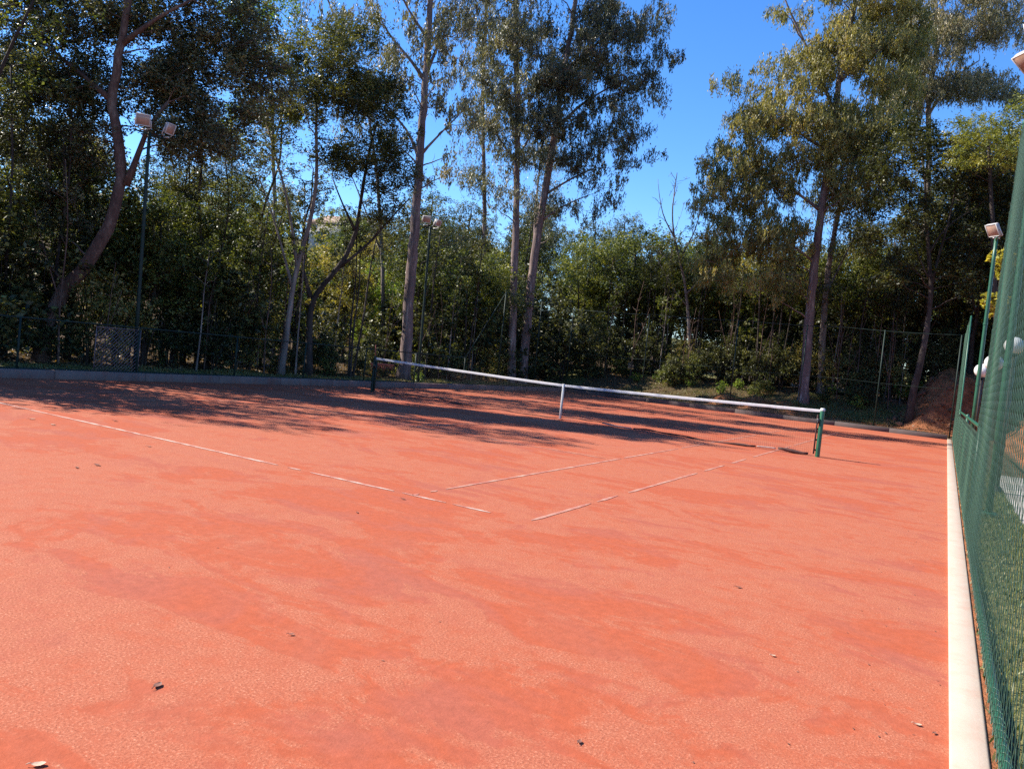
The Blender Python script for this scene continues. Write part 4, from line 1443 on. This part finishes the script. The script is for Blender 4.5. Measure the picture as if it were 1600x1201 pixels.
# right of the court, beyond the fence
for (k, x, y, s) in (('round', 8.8, 26.6, 1.25), ('round', 11.2, 26.2, 1.3), ('round', 13.4, 27.4, 1.3), ('round', 7.0, 29.0, 1.3), ('tall', 10.4, 31.0, 1.05), ('round', 9.6, 33, 1.2), ('round', 12.0, 37, 1.3), ('s_big', 9.2, 25.6, 1.1), ('s_big', 10.8, 26.0, 1.2), ('s_big', 8.0, 27.2, 1.2), ('s_big', 12.6, 28, 1.3), ('s_big', 11.2, 31, 1.3), ('s_big', 9.4, 30, 1.3), ('round', 15.5, 17, 1.1), ('round', 16.5, 12, 1.1), ('s_big', 13.6, 19.5, 1.0), ('s_dark', 11.6, 21.6, .8), ('s_big', 14.2, 14.5, 1.0)):
    put(k, x, y, s)
hero('shrub', 'yellow-leaved shrub on the bank behind the right mast', 'shrub', 25.5,
     [([(1545, 600), (1552, 520), (1560, 450), (1568, 400)], .04, .012), ([(1552, 520), (1556, 480)], .02, .01)],
     [(1570, 412, 15, 28, 1.3), (1557, 472, 15, 20, 1.3), (1548, 405, 6, 6, .6)], 'big', 'leaf_yellow', 'bark_dark', 68, rc=.2, per=22, dens=1.6, dd=.4, tone=.6)
# small plants at the foot of the forest
for (px_, py_, d, k, s, lab) in ((1130, 592, 38.5, 's_low', .62, 'bright broad-leaved plant between the two earth heaps behind the net'),
                                 (1408, 655, 37.0, 's_low', 1.25, 'bright green bush at the foot of the raw earth bank'),
                                 (1345, 640, 38.0, 's_low', .7, 'low green plant on the grassy verge behind the far kerb'),
                                 (1300, 632, 38.0, 's_low', .6, 'small green plant beside the two eucalyptus trunks'),
                                 (1195, 560, 41.0, 's_green', .95, 'sunlit green shrub left of the big olive-crowned eucalyptus'),
                                 (1160, 530, 43.0, 'lime', .8, 'sunlit yellow-green bush behind the far fence post near the earth heaps'),
                                 (1222, 540, 42.0, 'lime', .6, 'sunlit lime bush touching the big olive-crowned eucalyptus on its left'),
                                 (655, 590, 29.5, 's_low', .45, 'dry pale tuft at the foot of the tallest eucalyptus')):
    p = at(px_, py_, d)
    put(k, p[0], p[1], s, None, lab)
finish_labels()

# hillside woods and house
for n_ in range(64):
    a = math.radians(rp.uniform(-66, 4))
    d = rp.uniform(62, 125)
    x, y = CAM[0] + d * math.sin(a), CAM[1] + d * math.cos(a)
    ppx = pix((x, y, 10))[0]
    if 455 < ppx < 600 and d > 80:
        continue
    o = put(rp.choice(['olive', 'sunny', 'round', 'olive']), x, y, rp.uniform(1.0, 1.6), None, 'small rounded tree on the distant wooded hill', 'trees on the distant hill')
for k_, o_ in PROTO.items():
    if k_ not in USED:
        for c_ in list(o_.children):
            bpy.data.objects.remove(c_)
        bpy.data.objects.remove(o_)
hp = at(545, 388, 98)
hz = float(ground_z(hp[0], hp[1]))
root = empty('house', (hp[0], hp[1], hz), 'pale house on the distant hill glimpsed between trunks', 'house', rz=.5)
g = Geo()
g.bevbox((0, 0, 1.6), (9, 6, 3.8), .03)
g.build('wall', 'house_wall', root)
g = Geo()
g.add([(-4.9, -3.4, 3.5), (4.9, -3.4, 3.5), (4.9, 3.4, 3.5), (-4.9, 3.4, 3.5), (-3, 0, 5.1), (3, 0, 5.1)], [(0, 1, 5, 4), (2, 3, 4, 5), (1, 2, 5), (3, 0, 4), (3, 2, 1, 0)])
g.build('roof', 'house_roof', root)
for wx in (-2.8, 0, 2.8):
    g = Geo()
    g.bevbox((wx, -3.01, 1.9), (1.2, .06, 1.3), .01)
    g.build('window', 'window', root)
g = Geo()
g.bevbox((4.51, 1, 1.1), (.06, 1, 2.1), .01)
g.build('door', 'window', root)

# ------------------------------------------------------------------ grass, litter, fallen leaves
r = np.random.default_rng(77)


def grass(n, xr, yr, h, mask=None, name='grass'):
    x = r.uniform(*xr, n)
    y = r.uniform(*yr, n)
    den = .5 + .5 * np.sin(x * 2.3 + np.sin(y * 1.7) * 2) * np.sin(y * 1.3 + .7)
    keep = r.uniform(0, 1, n) < .25 + .75 * den
    if mask is not None:
        keep &= mask(x, y)
    x, y = x[keep], y[keep]
    z = ground_z(x, y)
    hh = h * r.uniform(.4, 1.3, len(x))
    C = np.stack([x, y, z + hh * .4], -1)
    V, Q, T = leaf_quads(C, np.clip(r.normal(.55, .25, len(x)), 0, 1), h, .012, 'up', r)
    g = Geo()
    g.addq(V, Q)
    tag(g.build(name, 'grass', attrs={'tone': T}), kind='stuff')


grass(16000, (-10.4, -8.35), (-14, 17.5), .10)
grass(16000, (2.6, 7.2), (18.6, 22.0), .15)
grass(13000, (-6, 2.6), (18.2, 21.8), .13)
grass(15000, (9.10, 9.8), (-18, 6), .07)
grass(6000, (10.9, 12.5), (-18, 4), .10)

# litter on the forest floor
n = 12000
x = np.concatenate([r.uniform(-15, -8.3, n), r.uniform(-9, 9, n // 2)])
y = np.concatenate([r.uniform(-14, 18, n), r.uniform(17.6, 24, n // 2)])
C = np.stack([x, y, ground_z(x, y) + .015], -1)
V, Q, T = leaf_quads(C, np.clip(r.normal(.5, .25, len(x)), 0, 1), .11, .06, 'round', r)
g = Geo()
g.addq(V, Q)
tag(g.build('leaf_litter', MAT['leaf_red'], attrs={'tone': T}), kind='stuff')
n = 500
x = r.uniform(6.5, 14, n)
y = r.uniform(18.6, 23, n)
C = np.stack([x, y, ground_z(x, y) + .02], -1)
g = Geo()
for q in range(n):
    sz_ = abs(r.normal(0, .07)) + .02
    o8 = r.normal(0, .18, (6, 3)) * sz_ + np.array([(1, 0, 0), (-1, 0, 0), (0, 1, 0), (0, -1, 0), (0, 0, .8), (0, 0, -.8)]) * sz_
    g.add(C[q] + o8, [(0, 2, 4), (2, 1, 4), (1, 3, 4), (3, 0, 4), (2, 0, 5), (1, 2, 5), (3, 1, 5), (0, 3, 5)])
tag(g.build('earth_clods', simple('earth_clod', (.13, .052, .028), .95, .5, 3)), kind='stuff')
# tiny bits of bark and leaf on the clay
n = 200
x = np.concatenate([r.uniform(-7.5, 8.8, n), r.uniform(8.2, 8.93, 130)])
y = np.concatenate([r.uniform(-17.5, 12, n), r.uniform(-16, 4, 130)])
C = np.stack([x, y, np.full(len(x), .006)], -1)
V, Q, T = leaf_quads(C, r.uniform(0, 1, len(x)), .022, .008, 'round', r)
V[:, 2] = .003 + np.abs(V[:, 2] - .006) * .35
g = Geo()
g.addq(V, Q)
tag(g.build('clay_debris', 'litter', attrs={'tone': T}), kind='stuff')


def dry_leaf(px_, py_, size, label, mat='dry_leaf', rz=0.0):
    size *= .48
    c = at(px_, py_, z=0)
    rr = random.Random(int(px_ * 7 + py_))
    g = Geo()
    vs, fs = [], []
    n = 9
    for k in range(n + 1):
        t = k / n
        w = size * .36 * math.sin(math.pi * min(1, t * .93 + .05)) ** .8 * rr.uniform(.85, 1.1)
        xx = size * (t - .5)
        zc = .006 + size * .05 * (2 * t - 1) ** 2
        for s in (-1, -.5, 0, .5, 1):
            vs.append((xx, s * w, zc + size * .05 * abs(s) ** 1.5 + rr.uniform(0, .02) * size))
        if k:
            b = 5 * k
            fs += [(b - 5 + i, b + i, b + i + 1, b - 4 + i) for i in range(4)]
    g.add(vs, fs)
    g.tube([(-size * .5, 0, .01 + size * .09), (-size * .72, .02 * size, .012), (-size * .85, .05 * size, .008)], .0018, 5)
    o = g.build('dry_leaf', mat)
    o.location = (c[0], c[1], 0)
    o.rotation_euler = (0, 0, rz)
    tag(o, label, 'leaf', 'dry leaves fallen on the clay')


for a in ((246, 1072, .10, 'largest curled brown leaf on the foreground clay, at left', 'dry_leaf', 2.0),
          (1154, 918, .085, 'dark curled leaf on clay left of the orange patches', 'dry_leaf', .5),
          (1434, 1133, .07, 'pale curled leaf near the pale edging in the foreground', 'dry_leaf_pale', .2),
          (1460, 1146, .05, 'tiny dark leaf closest to the pale edging', 'dry_leaf', 1.2),
          (905, 1160, .06, 'small dark leaf clump at the bottom centre of the clay', 'dry_leaf', 1.7),
          (455, 992, .06, 'flat reddish leaf among scuffs left of centre', 'dry_leaf', .9),
          (152, 727, .14, 'brown leaf lying just in front of the baseline at left', 'dry_leaf', .1),
          (120, 731, .10, 'small brown leaf left of a larger one near the baseline', 'dry_leaf', 2.6),
          (180, 658, .16, 'dark red leaf just behind the baseline near tree shadow', 'dry_leaf', .4),
          (233, 698, .10, 'tiny leaf right beside the baseline at left', 'dry_leaf', 1.0),
          (50, 655, .17, 'pale dry leaf beside the baseline at the left edge', 'dry_leaf_pale', 1.4),
          (83, 664, .15, 'pale leaf scrap before the baseline at far left', 'dry_leaf_pale', .3),
          (630, 780, .10, 'dark leaf next to the worn baseline corner mark', 'dry_leaf', .2),
          (558, 801, .07, 'little dark leaf on clay below the baseline gap', 'dry_leaf', 2.2),
          (432, 674, .12, 'small dark leaf on sunlit clay below the tree shadows', 'dry_leaf', .6),
          (60, 1196, .09, 'pale torn leaf at the bottom left corner', 'dry_leaf_pale', .9),
          (1208, 1025, .06, 'straw-coloured leaf on the orange foreground patch', 'dry_leaf_pale', .7)):
    dry_leaf(*a)

# ------------------------------------------------------------------ light
SUN_AZ = math.atan2(-.962, -.27)          # direction towards the sun, measured from +Y to +X
SUN_EL = math.radians(40.5)
w = bpy.data.worlds.new('World')
sc.world = w
w.use_nodes = True
nt = w.node_tree
nt.nodes.clear()
out = nt.nodes.new('ShaderNodeOutputWorld')
bg = nt.nodes.new('ShaderNodeBackground')
sky = nt.nodes.new('ShaderNodeTexSky')
sky.sky_type = 'NISHITA'
sky.sun_disc = False
sky.sun_elevation = SUN_EL
sky.sun_rotation = SUN_AZ
sky.altitude = 100
sky.air_density = 1.0
sky.dust_density = 0.0
sky.ozone_density = 5.0
hs = nt.nodes.new('ShaderNodeHueSaturation')
hs.inputs['Saturation'].default_value = 1.22
hs.inputs['Hue'].default_value = .508
hs.inputs['Value'].default_value = .93
nt.links.new(sky.outputs[0], hs.inputs['Color'])
nt.links.new(hs.outputs[0], bg.inputs[0])
bg.inputs[1].default_value = .12
nt.links.new(bg.outputs[0], out.inputs[0])

sd = bpy.data.lights.new('sun', 'SUN')
sd.energy = 4.8
sd.angle = math.radians(.53)
sd.color = (1.0, .94, .82)
so = bpy.data.objects.new('sun', sd)
COL.objects.link(so)
dirv = Vector((math.sin(SUN_AZ) * math.cos(SUN_EL), math.cos(SUN_AZ) * math.cos(SUN_EL), math.sin(SUN_EL)))
so.rotation_euler = dirv.to_track_quat('Z', 'Y').to_euler()
so.location = dirv * 60

sc.view_settings.view_transform = 'Standard'
sc.view_settings.look = 'None'
sc.view_settings.exposure = 1.3
sc.view_settings.gamma = 1
sc.cycles.max_bounces = 5
sc.cycles.diffuse_bounces = 3
sc.cycles.glossy_bounces = 2
sc.cycles.transmission_bounces = 3
sc.cycles.transparent_max_bounces = 4
sc.cycles.use_denoising = False
sc.cycles.sample_clamp_indirect = 5.0
sc.cycles.sample_clamp_direct = 12.0
